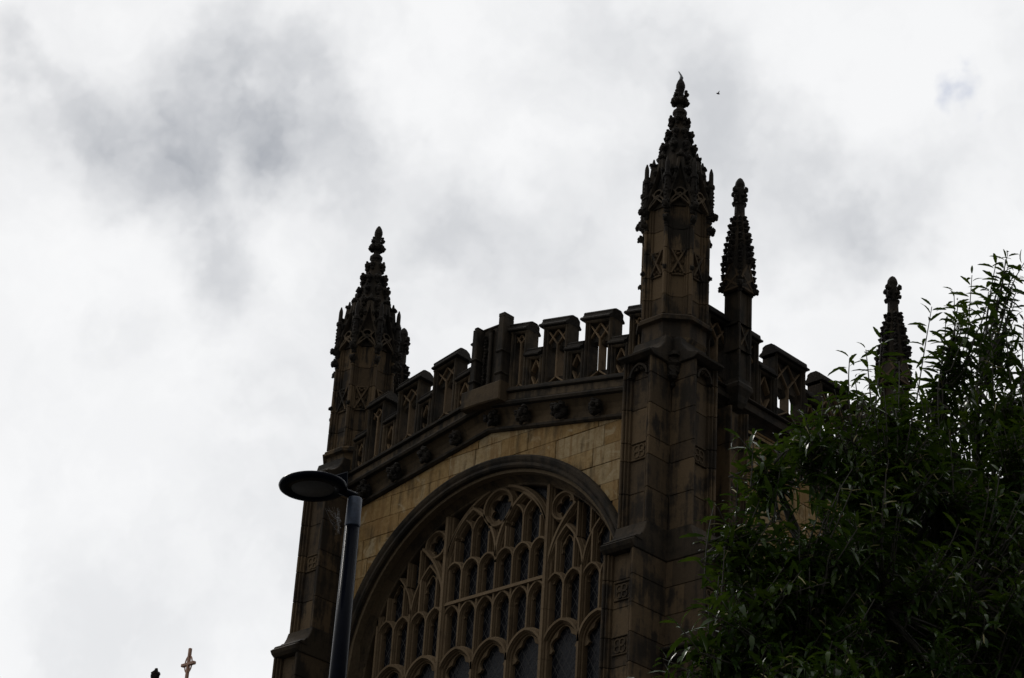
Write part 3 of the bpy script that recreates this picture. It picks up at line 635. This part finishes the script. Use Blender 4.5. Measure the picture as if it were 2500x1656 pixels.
for s, dz in ((1, 0), (-1, -.12)):
    buttress(s * 3.35, 0, 0, dz); buttress(s * 3.24, -.08, s * math.pi / 2, dz)
    # square corner pier and broach under the turret
    cp = B().box(s * 3.33 - .31, s * 3.33 + .31, -.345, .33, 0, 17.05 + dz, .01).put('corner_pier', 'butt', church)
    sq = [(-.33, -.36), (.33, -.36), (.33, .35), (-.33, .35)]
    b = B(); r0 = b.ring([(s * 3.33 + x * 1., y, 17.05 + dz) for x, y in [(-.33, -.12), (-.33, -.36), (-.12, -.36), (.12, -.36), (.33, -.36), (.33, -.12), (.33, .12), (.33, .35), (.12, .35), (-.12, .35), (-.33, .35), (-.33, .12)]])
    ring = []
    for a in (202.5, 225, 247.5, 292.5, 315, 337.5, 22.5, 45, 67.5, 112.5, 135, 157.5):
        r = .52 if a % 45 else .52 * math.cos(math.pi / 8); ring.append((s * 3.33 + r * math.cos(R_(a)), r * math.sin(R_(a)), 17.42 + dz * 2.2))
    r1 = b.ring(ring); b.loft([r0, r1]); b.put('broach', 'butt', cp)
    if s > 0:
        zz = 13.93; i = 0
        while zz < 17.0:      # coursed facing of the re-entrant angle
            h = random.uniform(.42, .56); i += 1; zz += h
        random.seed(21); b = B(); q = (3.66, -.37)
        b.blob((q[0], q[1], 16.98), .13, .12, 9, (1, 1, .8)); b.blob((q[0], q[1], 16.85), .11, .15, 8); b.blob((q[0] + .03, q[1] - .05, 16.76), .075, .2, 8); b.blob((q[0] - .05, q[1] - .05, 16.92), .05, .2, 6); b.blob((q[0] + .07, q[1] + .02, 16.92), .05, .2, 6); b.blob((q[0], q[1], 16.64), .04, .2, 6); b.box(q[0] - .15, q[0] + .13, q[1] - .12, q[1] + .15, 17.06, 17.12, .03)
        b.put('carved_bracket', 'crock', cp)
# moulded canopy low on the corner buttress
cn = B().box(3.66, 4.30, -.50, -.36, 12.58, 12.64, .02).put('canopy', 'soot', church); B().box(3.69, 4.27, -.45, -.35, 12.46, 12.58, .03).put('canopy_cove', 'soot', cn)

# --- nave side wall, its parapet, pinnacles and windows
XS, XP, BAY, Y2 = 3.58, 3.70, 4.06, .92
sw = B()
NB = 5
wz, wh = 13.55, 1.28           # springing and half width of the side windows
for k in range(NB):
    y0 = .3 if k == 0 else Y2 + BAY * k; y1 = Y2 + BAY * (k + 1); yc = Y2 + BAY * (k + .5)
    sw.prism([(y0, 0), (yc - wh - .1, 0), (yc - wh - .1, 16.9), (y0, 16.9)], XS - .35, XS - .03, 0, SIDE); sw.prism([(yc + wh + .1, 0), (y1, 0), (y1, 16.9), (yc + wh + .1, 16.9)], XS - .35, XS - .03, 0, SIDE)
    a = arch(yc - wh - .1, yc + wh + .1, wz, 15.15, 12)
    for p, q in zip(a, a[1:]): sw.prism([(p[0], p[1]), (q[0], q[1]), (q[0], 16.9), (p[0], 16.9)], XS - .35, XS - .03, 0, SIDE)
    sw.prism([(yc - wh - .1, 0), (yc + wh + .1, 0), (yc + wh + .1, 10.2), (yc - wh - .1, 10.2)], XS - .35, XS - .03, 0, SIDE)
sw = sw.put('side_wall', 'mortar', church)
for k in range(2):
    yc = Y2 + BAY * (k + .5); z = 12.0; row = 0; A = arch(yc - wh - .18, yc + wh + .18, wz, 15.24, 24)
    def lowz(y):
        if abs(y - yc) >= wh + .18: return None
        return float(np.interp(y, [p[0] for p in A], [p[1] for p in A]))
    while z < 16.8:
        h = .36; y = (.3 if k == 0 else Y2 + BAY * k)
        while y < Y2 + BAY * (k + 1) - .01:
            l = random.choice((.5, .65, .8)); y1 = min(y + l, Y2 + BAY * (k + 1)); n = 8; bot = []; top = []
            for i in range(n + 1):
                u = y + .005 + (y1 - y - .01) * i / n; lo = z + .005; q = lowz(u)
                if q is not None: lo = max(lo, q if z + h > wz else 99)
                hi = min(z + h - .005, 16.85)
                if hi - lo > .015: bot.append((u, lo)); top.append((u, hi))
            if len(bot) > 1: B().prism(bot + top[::-1], XS - .05, XS + random.uniform(-.006, .006), .006, SIDE).put('stone', 'wall' if random.random() < .8 else 'butt', sw)
            y = y1
        z += h
for k in range(NB):
    yc = Y2 + BAY * (k + .5); a = [(yc - wh, 10.2)] + arch(yc - wh, yc + wh, wz, 15.05, 14) + [(yc + wh, 10.2)]
    wdw = B().sweep(a, [(-.02, XS - .3), (.0, XS - .15), (.06, XS - .05), (.10, XS + .06), (.16, XS + .06), (.20, XS), (.2, XS - .3)], SIDE).put('side_window', 'archi', church)
    for i in (-1, 0, 1): B().sweep([(yc + i * wh / 2, 10.2), (yc + i * wh / 2, 13.9 if i else 14.2)], [(o, XS - .14 - y) for o, y in PB], SIDE).put('mullion', 'trac', wdw)
    for i in range(4): c = yc - wh + wh / 2 * (i + .5); B().sweep(arch(c - wh / 4, c + wh / 4, 13.35, 13.75, 8), [(o, XS - .15 - y) for o, y in PA], SIDE).put('light_arch', 'trac', wdw)
    for i in (-1, 1): B().sweep(arch(min(yc, yc + i * wh), max(yc, yc + i * wh), 13.6, 14.75, 10), [(o, XS - .145 - y) for o, y in PB], SIDE).put('tracery_arch', 'trac', wdw)
    g = [(XS - .30, p[0], p[1]) for p in a]; put('pane', mesh('pane', g, [tuple(range(len(g)))], 'glass'), wdw)
YE = Y2 + BAY * NB
def side_run(z, prof, name, mat, parent): return B().sweep([(.2, z), (YE, z)], prof, SIDE).put(name, mat, parent)
sc_ = side_run(16.85, [(-.28, XS + .06), (-.26, XS + .02), (-.2, XS - .02), (-.1, XS + .02), (-.03, XS + .1), (.0, XP + .06), (.06, XP + .07), (.09, XP + .02), (.09, XS - .3), (-.28, XS - .3)], 'side_cornice', 'soot', church)
side_run(16.94, [(.001, XP - .01), (.01, XP + .004), (.08, XP + .004), (.09, XP - .01), (.09, XP - .3), (.001, XP - .3)], 'band_stone', 'soot', sc_)
side_run(17.03, [(.001, XP + .03), (.015, XP + .055), (.04, XP + .03), (.05, XP), (.05, XP - .3), (.001, XP - .3)], 'string_course', 'soot', sc_)
sp = B().box(XP - .34, XP - .28, .4, YE, 16.6, 17.05, 0).put('side_parapet', 'soot', church)
flat = lambda y: 0.
def side_cell(y0, y1, merlon):
    top = 18.30 if merlon else 17.87
    b = B(); tr = B(); pl = pierced(b, tr, y0, y1, 17.085, top - .165, flat, SIDE, XP, XP - DP, merlon); b.put('merlon' if merlon else 'embrasure_panel', 'soot', sp)
    tr.put('tracery_bars', 'pbar', sp)
    for q in pl: q.put('backing_slab', 'soot', sp)
    b = B(); coping(b, y0 + (0 if merlon else .035), y1 - (0 if merlon else .035), lambda y: top, SIDE, 0, XP - DP, XP); b.put('coping', 'crock', sp)
for k in range(NB):
    o = BAY * k
    for y0, y1, m in ((.92 if k == 0 else .29, .92, 1), (.92, 1.58, 1), (1.58, 1.99, 0), (1.99, 2.75, 1), (2.75, 3.13, 0), (3.13, 3.91, 1), (3.91, 4.32, 0), (4.32, 4.98, 1)):
        if k == 0 and y1 <= .92: y0, y1 = .36, .92
        elif y1 - y0 < .1 or (k and y1 <= .92): continue
        side_cell(y0 + o + .002, y1 + o - .002, m)

# --- pinnacles of the nave side
def pin_crock(v):
    random.seed(70 + v); b = B(); b.blob((.0, 0, .01), .045, .15, 7, (1.2, .9, 1.2)); b.blob((.05, 0, .015), .042, .2, 7, (1.1, 1, .8)); b.blob((.06, 0, -.03), .026, .2, 6); return b.mesh('crocket', 'crock')
def pin_finial():
    random.seed(12); b = B(); b.lathe([(.082, 20.0), (.078, 20.16), (.095, 20.18), (.065, 20.2), (.065, 20.45), (.062, 20.47), (.078, 20.53), (.07, 20.58), (.045, 20.63), (.012, 20.66)], 8)
    for i in range(4):
        a = math.pi / 2 * i
        for zz, r, s_ in ((20.235, .105, .042), (20.32, .08, .045), (20.40, .115, .046), (20.43, .12, .03)): b.blob((r * math.cos(a), r * math.sin(a), zz), s_, .2, 7)
    return b.mesh('finial', 'crock')
def pin_shaft():
    h = .145; c = .03; fp = [(-h, 0), (-h + .03, 0), (-h + .04, .02), (-h + .06, .02), (-h + .07, .04)]; fp = fp + [(-t, d) for t, d in reversed(fp)]; pts = []
    for i in range(4):
        a = i * math.pi / 2; n = (math.sin(a), -math.cos(a)); t = (math.cos(a), math.sin(a)); pts += [(n[0] * (h - d) + t[0] * u, n[1] * (h - d) + t[1] * u) for u, d in fp]
    return pts
def pinnacle(x, y, dz=0., drop=True):
    p = B().box(-.1, .1, -.1, .1, 16.95, 18.7, 0).put('pinnacle', 'soot', church, loc=(x, y, dz))
    plan = pin_shaft()
    for a, c in ((17.16, 17.62), (17.62, 18.06), (18.06, 18.62)): put('shaft_course', cached(('ps', a), lambda: B().prism(plan, a + .003, c - .003, .006).mesh('shaft_course', 'soot')), p)
    put('corbel', cached('pco', lambda: B().lathe([(.08, 16.72), (.14, 16.80), (.17, 16.9), (.235, 17.0), (.24, 17.06), (.205, 17.1), (.205, 17.16)], 4, (0, 0), math.pi / 4).mesh('corbel', 'soot')), p)
    def head():
        b = B()
        for i in range(4):
            a = i * math.pi / 2
            def FM(u, v, w): return (u * math.cos(a) - w * math.sin(a), u * math.sin(a) + w * math.cos(a), v)
            e = .002 * i; pr = [(-.016, -.185 + e), (.016, -.185 + e), (.024, -.12), (-.024, -.12)]
            b.sweep([(-.15, 18.80), (0, 19.10)], pr, FM); b.sweep([(.15, 18.80), (0, 19.10)], [(o, q + .001) for o, q in pr], FM)
            b.sweep([(-.11, 18.68), (.11, 18.86)], [(o, q + .003) for o, q in pr], FM); b.sweep([(.11, 18.68), (-.11, 18.86)], [(o, q + .004) for o, q in pr], FM); b.sweep([(-.14, 18.65), (.14, 18.65)], pr, FM)
        return b.mesh('gablets', 'shaft')
    put('gablets', cached('phead', head), p)
    put('spire', cached('pspire', lambda: B().lathe([(.18, 18.62), (.195, 18.85), (.185, 19.2), (.15, 19.5), (.10, 19.85), (.08, 20.02)], 8, (0, 0), math.pi / 8).mesh('spire', 'soot')), p)
    put('finial', cached('pfin', pin_finial), p)
    for i in range(8):
        a = i * math.pi / 4 + (0 if i % 2 else 0)
        for j in range(11):
            zz = 18.78 + j * .112; r = float(np.interp(zz, [18.62, 18.85, 19.2, 19.5, 19.85, 20.02], [.165, .178, .168, .135, .085, .065]))
            if i % 2 == 0 and j < 3: continue
            put('crocket', cached(('pc', (i + j) % 3), lambda: pin_crock((i + j) % 3)), p, (r * math.cos(a), r * math.sin(a), zz + random.uniform(-.012, .012)), a + random.uniform(-.3, .3), scale=random.uniform(.9, 1.2) * (1.08 - .035 * j))
    for i in range(4):
        a = math.pi / 4 + i * math.pi / 2; put('grotesque', cached(('gr', i % 3), lambda: grotesque(i % 3)), p, (.2 * math.cos(a), .2 * math.sin(a), 18.68), a, scale=.85)
    put('panel_cross', cached('pxc', lambda: B().sweep([(-.09, -.16), (.09, .16)], [(-.012, -.135), (.012, -.135), (.018, -.09), (-.018, -.09)]).sweep([(.09, -.16), (-.09, .16)], [(-.012, -.133), (.012, -.133), (.018, -.09), (-.018, -.09)]).mesh('panel_cross', 'shaft')), p, (0, 0, 17.86), math.pi / 2)
    if drop:
        for q, (a, c) in enumerate(((0 - dz, 12), (12, 12.9), (12.9, 13.7), (13.7, 14.5), (14.5, 15.3), (15.3, 16.1), (16.1, 16.7))): put('pilaster_stone', B().prism([(-x_ * .75, y_) for x_, y_ in []] or [(y_ * -1, x_ * .8) for x_, y_ in bplan(-.06, .35)], a + .003, c - .003, .006).mesh('pilaster_stone', 'butt'), p)
    return p
for k in range(4):
    q = pinnacle(3.80, Y2 + BAY * k, .0 if k == 0 else .1)
    if k: q.scale = (1.14, 1.14, 1)
pinnacle(-3.47, Y2, -.30)

# ------------------------------------------------------------------ chapel with the ringed cross, its roof just out of sight
cp = spot(460, 1622, 50); chap = empty('chapel', (cp[0], cp[1], 0)); tag(chap, 'far chapel with brown ringed cross and dark finial at lower left', 'chapel')
rzc = 0.
b = B(); b.prism([(-4, 0), (4, 0), (4, 15.2), (0, 17.9), (-4, 15.2)], 0, .6, .02, FRONT); b.put('gable_wall', 'butt', chap, loc=(0, -.3, 0))
B().prism([(-3.6, 0), (3.6, 0), (3.6, 14.6), (0, 17.2), (-3.6, 14.6)], .3, 9, 0, FRONT).put('roof', 'lead', chap)
zc_ = cp[2]
b = B(); b.box(-.03, .03, -.034, .034, 17.7, zc_ + .37, .006)
cr = b.put('cross', 'copper', chap)
B().box(-.215, .215, -.04, .04, zc_ - .033, zc_ + .033, .005).put('cross_arm', 'copper', cr)
B().sweep([(.118 * math.cos(t), zc_ + .20 * math.sin(t)) for t in np.linspace(0, 2 * math.pi, 33)[:-1]], [(-.01, -.012), (.01, -.012), (.01, .012), (-.01, .012)], FRONT, True).put('ring', 'copper', cr)
fp_ = spot(381, 1636, 50) - cp
pn = B().lathe([(.16, 15.5), (.16, 17.6), (.2, 17.7), (.13, 17.8), (.07, fp_[2] + cp[2] - .32), (.09, fp_[2] + cp[2] - .28)], 8, (fp_[0], fp_[1])).put('pinnacle', 'soot', chap)
random.seed(31); zt = fp_[2] + cp[2]; b = B(); b.blob((fp_[0], fp_[1], zt - .12), .10, .15, 9, (1, 1, 1.3)); b.blob((fp_[0] + .01, fp_[1], zt - .01), .045, .15, 7, (1, 1, 1.2))
for i in range(6): b.blob((fp_[0] + .06 * math.cos(i * 1.05), fp_[1] + .06 * math.sin(i * 1.05), zt - .12 + .04 * (i % 2)), .05, .2, 7)
b.put('finial', 'crock', pn)

# ------------------------------------------------------------------ street lamp
lp = spot(866, 1225, 15.0); lamp = empty('street_lamp', (lp[0], lp[1], 0)); tag(lamp, 'dark street lamp with round flat head on a slim post', 'street lamp')
lamp.rotation_euler = (0, 0, 0); HT = lp[2]; left = Vector((ROT[0][0], ROT[1][0], 0)).normalized() * -1; fwd = Vector((-ROT[0][2], -ROT[1][2], 0)).normalized()
B().lathe([(.10, 0), (.10, 1.1), (.09, 1.2), (.075, 1.3), (.062, HT - 1.6), (.051, HT - .19)], 20).put('post', 'post', lamp, True)
B().lathe([(.052, HT - .19), (.0535, HT - .18), (.0505, HT + .018), (.047, HT + .024), (.04, HT + .02)], 20).put('collar', 'collar', lamp, True)
hc = spot(764, 1189, 14.95); hv = Vector((hc[0] - lp[0], hc[1] - lp[1], 0)); ang = math.atan2(hv.y, hv.x); hz = hc[2]
tilt = R_(3)
head = put('lamp_head', B().lathe([(.150, -.012), (.155, -.020), (.22, -.020), (.232, -.012), (.238, .004), (.232, .020), (.205, .034), (.12, .048), (.0, .055)], 48).mesh('lamp_head', 'post', True), lamp, (hv.x, hv.y, hz), rot=(0, tilt, ang))
put('diffuser', B().lathe([(.0, -.016), (.148, -.015), (.155, -.006), (.0, -.002)], 40).mesh('diffuser', 'lens', True), head)
b = B(); b.prism([(-.24, .02), (-.10, .05), (.06, .052), (-.10, .075), (-.235, .135)], -.035, .035, .008, lambda u, v, w: (u, w, v)); put('fin', b.mesh('fin', 'post'), head)
b = B(); b.tube([(-.19, 0, .0), (-.25, 0, -.02), (-.31, 0, -.035)], [.03, .028, .026], 12); put('arm', b.mesh('arm', 'post', True), head)
b = B(); b.box(-.31, -.235, -.052, -.03, -.004, .014, .004); put('clamp', b.mesh('clamp', 'zinc'), head)
# cobweb under the arm
wb = empty('cobweb', (lp[0], lp[1], HT - .15)); tag(wb, 'ragged pale cobweb hanging under the lamp arm', 'cobweb')
random.seed(4); b = B(); px_ = hv.normalized()
A0 = Vector(px_) * .05 + Vector((0, 0, .03))
ends = [Vector(px_) * random.uniform(.09, .21) + Vector((0, 0, .09 - random.uniform(0, .03))) for _ in range(9)]
low = [Vector(px_) * (.055 + random.uniform(0, .05)) + Vector((0, 0, -random.uniform(.0, .16))) for _ in range(8)]
for e in ends:
    l = random.choice(low); mid = (e + l) / 2 + Vector((0, 0, -.02)); b.tube([e, mid, l], .0004, 3)
for i in range(26):
    p, q = random.choice(ends), random.choice(low); t, s = random.uniform(.1, .9), random.uniform(.1, .9); r, u = random.choice(ends), random.choice(low)
    b.tube([p.lerp(q, t), r.lerp(u, s)], .0003, 3)
for i in range(22): p = random.choice(ends).lerp(random.choice(low), random.uniform(.1, .95)); b.blob(tuple(p), random.uniform(.0015, .003), .2, 5)
b.put('strands', 'web', wb)

# ------------------------------------------------------------------ a bird far off
bp = spot(1753, 229, 180); bird = empty('bird', tuple(bp)); tag(bird, 'tiny dark bird flying far off in the sky', 'bird')
bo = B().blob((0, 0, 0), .1, .05, 8, (1.9, .7, .7)).put('body', 'bird', bird, rz=ang); 
for s in (-1, 1): B().prism([(-.06, 0), (.07, 0), (.02, .18), (-.05, .30), (-.06, .2)], -.008, .008, 0, lambda u, v, w_: (u, s * v, w_ + v * .5)).put('wing', 'bird', bo)

# ------------------------------------------------------------------ sweet chestnut tree
random.seed(11); rng = np.random.default_rng(11)
tb = spot(2360, 1400, 16.2); tb[2] = 0
tree = empty('chestnut_tree', tuple(tb)); tag(tree, 'leafy sweet chestnut tree with long glossy leaves at right', 'tree')
LOBES = [(2385, 940, 16.6, .55, 1.0), (2470, 980, 16.4, .45, .9), (2285, 960, 16.0, .42, .8), (2190, 1050, 15.2, .45, .6), (2090, 1110, 14.8, .45, .55), (1995, 1100, 14.5, .28, .34), (1880, 1140, 14.2, .27, .30),
         (1800, 1300, 14.0, .30, .35), (1850, 1470, 13.8, .32, .40), (1830, 1600, 13.7, .34, .36), (1935, 1395, 14.1, .52, .45), (1960, 1570, 13.9, .65, .60), (2170, 1200, 14.9, .55, .55), (2290, 1220, 15.6, .65, .65), (2440, 1230, 15.9, .7, .75),
         (2150, 1480, 14.4, .75, .70), (2350, 1480, 15.0, .85, .80), (2560, 1400, 15.8, .9, .95), (1780, 1810, 13.8, .55, .45), (1950, 1800, 14, .8, .6), (2300, 1800, 15, 1.1, .9), (2600, 1750, 16, 1.1, 1.0), (2600, 1050, 16.6, .6, 1.0), (2800, 1250, 17, .9, 1.2),
         (2900, 1700, 17, 1.1, 1.1), (2350, 1400, 17.2, 1.1, 1.1), (2700, 1500, 17.8, 1.2, 1.2)]
TIPS = [(2373, 650, 16.6, 1.0), (2329, 690, 16.4, .8), (2275, 727, 16.0, .9), (2451, 705, 16.5, .9), (2500, 764, 16.5, .8), (2152, 798, 14.9, .6), (2114, 832, 14.7, .5), (2074, 853, 14.6, .55), (2239, 912, 15.4, .5), (2317, 1030, 15.0, .45), (1839, 1035, 14.1, .4),
        (1898, 1045, 14.2, .4), (1955, 1010, 14.4, .4), (2010, 950, 14.5, .45), (1742, 1218, 13.9, .5), (1770, 1300, 13.8, .4), (1730, 1455, 13.7, .42), (1745, 1565, 13.6, .45), (1650, 1645, 13.6, .25), (1575, 1648, 13.5, .2), (1755, 1385, 13.7, .4), (2195, 860, 15.1, .5), (2420, 790, 16.2, .7), (2300, 850, 15.9, .6), (1905, 1120, 14.1, .4)]
leaves = []    # (pos, dir, up, length, variant)
stems = []; catk = []
def norm(v): return v / (np.linalg.norm(v) + 1e-9)
def shoot(tip, base, ln=.15, step=.034):
    d = tip - base; Ls = np.linalg.norm(d); d = d / Ls; side = norm(np.cross(d, [.3, .2, 1])); bend = side * random.uniform(-.06, .06) * Ls
    P = lambda t: base + d * Ls * t + bend * (4 * t * (1 - t)); stems.append([P(0), P(.35), P(.7), P(1)])
    x = norm(np.cross(d, [0.1, .9, .2])); y = np.cross(d, x); n = max(6, int(Ls / step)); az = random.uniform(0, 6.28)
    for i in range(n):
        t = (i + 1) / n; az += 2.4 + random.uniform(-.3, .3); rad = math.cos(az) * x + math.sin(az) * y
        near = max(0, (t - .8) / .2); lift = .25 + .9 * near * random.uniform(.6, 1.2)
        dr = norm(rad + d * lift + np.array([0, 0, .12 + random.uniform(-.25, .2)])); l = ln * random.uniform(.75, 1.25) * (1 - .35 * near)
        up = norm(np.array([0, 0, 1.]) + rng.normal(0, .25, 3)); leaves.append((P(t) + dr * .012, dr, up, l, random.randrange(4)))
    if random.random() < .35: catk.append((P(random.uniform(.5, .9)), norm(rad + np.array([0, 0, .4]))))
ctr = []
for px, py, dist, rh, rv in LOBES:
    c = spot(px, py, dist); ctr.append(c); dens = 42 if py < 1000 and dist > 15.8 else (64 if py < 1150 else 74); n = int(dens * (rh * rh + rh * rv) / 2 / .3)
    subs = []
    for _ in range(max(4, int(n / 9))):
        v = norm(rng.normal(0, 1, 3)); subs.append(v * np.array([rh, rh, rv]) * random.uniform(.35, 1.15) ** .7)
    for _ in range(int(n * 1.15)):
        q = random.choice(subs); tip = c + q + rng.normal(0, .1, 3) * np.array([1, 1, 1.3]); v = norm(tip - c)
        out = norm(v * np.array([1, 1, .7]) + np.array([0, 0, random.uniform(.1, .9)]))
        shoot(tip, tip - out * random.uniform(.28, .5), random.uniform(.11, .155))
for px, py, dist, ls in TIPS:
    tip = spot(px, py + 22, dist); shoot(tip, tip - norm(np.array([random.uniform(-.16, .16), random.uniform(-.16, .16), 1.])) * ls, .14, .032)
# leaf shapes: lanceolate, toothed, folded on the midrib and arching down
def leaf_shape(v):
    ns = 9; V = []; droop = (.36, .5, .25, .62)[v]; fold = (.22, .12, .3, .18)[v]; tw = (.1, -.15, .2, 0)[v]
    for i in range(ns):
        s = i / (ns - 1); wd = .122 * math.sin(math.pi * min(1, s * .93 + .05)) ** .8 * (1.10 if i % 2 else .90); wd = wd if 0 < i < ns - 1 else .004
        zz = -droop * s * s; xx = s * (1 - .12 * droop * s); a = tw * s
        V += [(xx + (.02 if i % 2 else 0), wd * math.cos(a), zz + fold * wd + wd * math.sin(a)), (xx, 0, zz), (xx + (.02 if i % 2 else 0), -wd * math.cos(a), zz + fold * wd - wd * math.sin(a))]
    Fq = []
    for i in range(ns - 1):
        k = 3 * i; Fq += [(k, k + 1, k + 4, k + 3), (k + 1, k + 2, k + 5, k + 4)]
    return np.array(V), Fq
SH = [leaf_shape(v) for v in range(4)]
def leaf_frame(pos, dr, up, l):
    yv = norm(np.cross(up, dr)); zv = np.cross(dr, yv); return np.stack([dr, yv, zv], 1) * l
# the 300 leaves that show largest stand alone, the rest is one mass
def score(q):
    r = ROT.T @ (q[0] - CAM); px = 1250 + F_PX * r[0] / -r[2]; py = 828 - F_PX * r[1] / -r[2]
    if not (0 < px < 2500 and 0 < py < 1656): return -1
    return q[3] / -r[2] * np.linalg.norm(np.cross(norm(q[0] - CAM), q[1])) * (1. if q[0][2] < 99 else 1)
tipset = range(len(leaves) - 25 * 13, len(leaves))
sc = [(score(q) * (1 if i < len(leaves) - 420 else 1.6), i) for i, q in enumerate(leaves)]
sc.sort(reverse=True); solo = set(i for _, i in sc[:300])
LV = []; LF = []; base = 0
for i, (p, dr, up, l, v) in enumerate(leaves):
    if i in solo: continue
    V = SH[v][0] @ leaf_frame(p, dr, up, l).T + (p - tb); LV.append(V)
LVa = np.concatenate(LV); nl = len(LV); fq = np.array(SH[0][1]); LFa = (fq[None] + (np.arange(nl) * 27)[:, None, None]).reshape(-1, 4)
me = bpy.data.meshes.new('foliage'); me.vertices.add(len(LVa)); me.vertices.foreach_set('co', LVa.astype(np.float32).ravel())
me.loops.add(LFa.size); me.loops.foreach_set('vertex_index', LFa.astype(np.int32).ravel()); me.polygons.add(len(LFa)); me.polygons.foreach_set('loop_start', np.arange(0, LFa.size, 4, dtype=np.int32)); me.polygons.foreach_set('loop_total', np.full(len(LFa), 4, np.int32))
me.polygons.foreach_set('use_smooth', np.ones(len(LFa), bool)); me.update(); me.validate(); me.materials.append(M['leaf'])
crown = put('crown', me, tree); crown['kind'] = 'stuff'
lm = [mesh('leaf', SH[v][0].tolist(), SH[v][1], 'leaf', True) for v in range(4)]
for i in sorted(solo):
    p, dr, up, l, v = leaves[i]; o = bpy.data.objects.new('leaf', lm[v]); COL.objects.link(o); o.parent = crown
    o.matrix_local = Matrix.Translation((p - tb).tolist()) @ Matrix(leaf_frame(p, dr, up, l).tolist()).to_4x4()
b = B()
for s in stems: b.tube([tuple(q - tb) for q in s], [.006, .005, .004, .003], 4)
for i in range(0, len(stems), 1):      # each shoot hangs on the nearest limb end
    s = stems[i][0]; c = min(ctr, key=lambda q: np.linalg.norm(q - s)); q = s + (c - s) * .8; b.tube([tuple(s - tb), tuple((s + q) / 2 - tb + rng.normal(0, .02, 3)), tuple(q - tb)], [.006, .008, .011], 4)
tag(b.put('twigs', 'twig', tree), kind='stuff')
b = B()
for p, d in catk:
    q = p - tb; b.tube([tuple(q), tuple(q + d * .05), tuple(q + d * .09 + np.array([0, 0, -.01]))], [.003, .0045, .002], 5)
tag(b.put('catkins', 'catkin', tree), kind='stuff')
fork = np.array([0, 0, 3.6]); B().tube([(0, 0, -.1), (.03, 0, 1.2), (-.04, .05, 2.5), tuple(fork)], [.30, .22, .19, .17], 12).put('trunk', 'bark', tree, True)
limbs = [np.array(ctr[i]) - tb for i in (0, 3, 6, 11, 14, 16, 20, 23)]
for e in limbs:
    m1 = fork + (e - fork) * .35 + np.array([0, 0, .5]); m2 = fork + (e - fork) * .7 + np.array([0, 0, .35]); B().tube([tuple(fork - [0, 0, .1]), tuple(m1), tuple(m2), tuple(e)], [.11, .07, .034, .012], 8).put('branch', 'bark', tree, True)
for c in ctr:
    e = np.array(c) - tb; q = min(limbs, key=lambda u: np.linalg.norm(u - e)); s = fork + (q - fork) * .7 + np.array([0, 0, .35])
    B().tube([tuple(s), tuple((s + e) / 2 + np.array([0, 0, .12])), tuple(e)], [.026, .018, .009], 6).put('branch', 'bark', tree, True)
print('leaves', len(leaves), 'objects', len(bpy.data.objects))
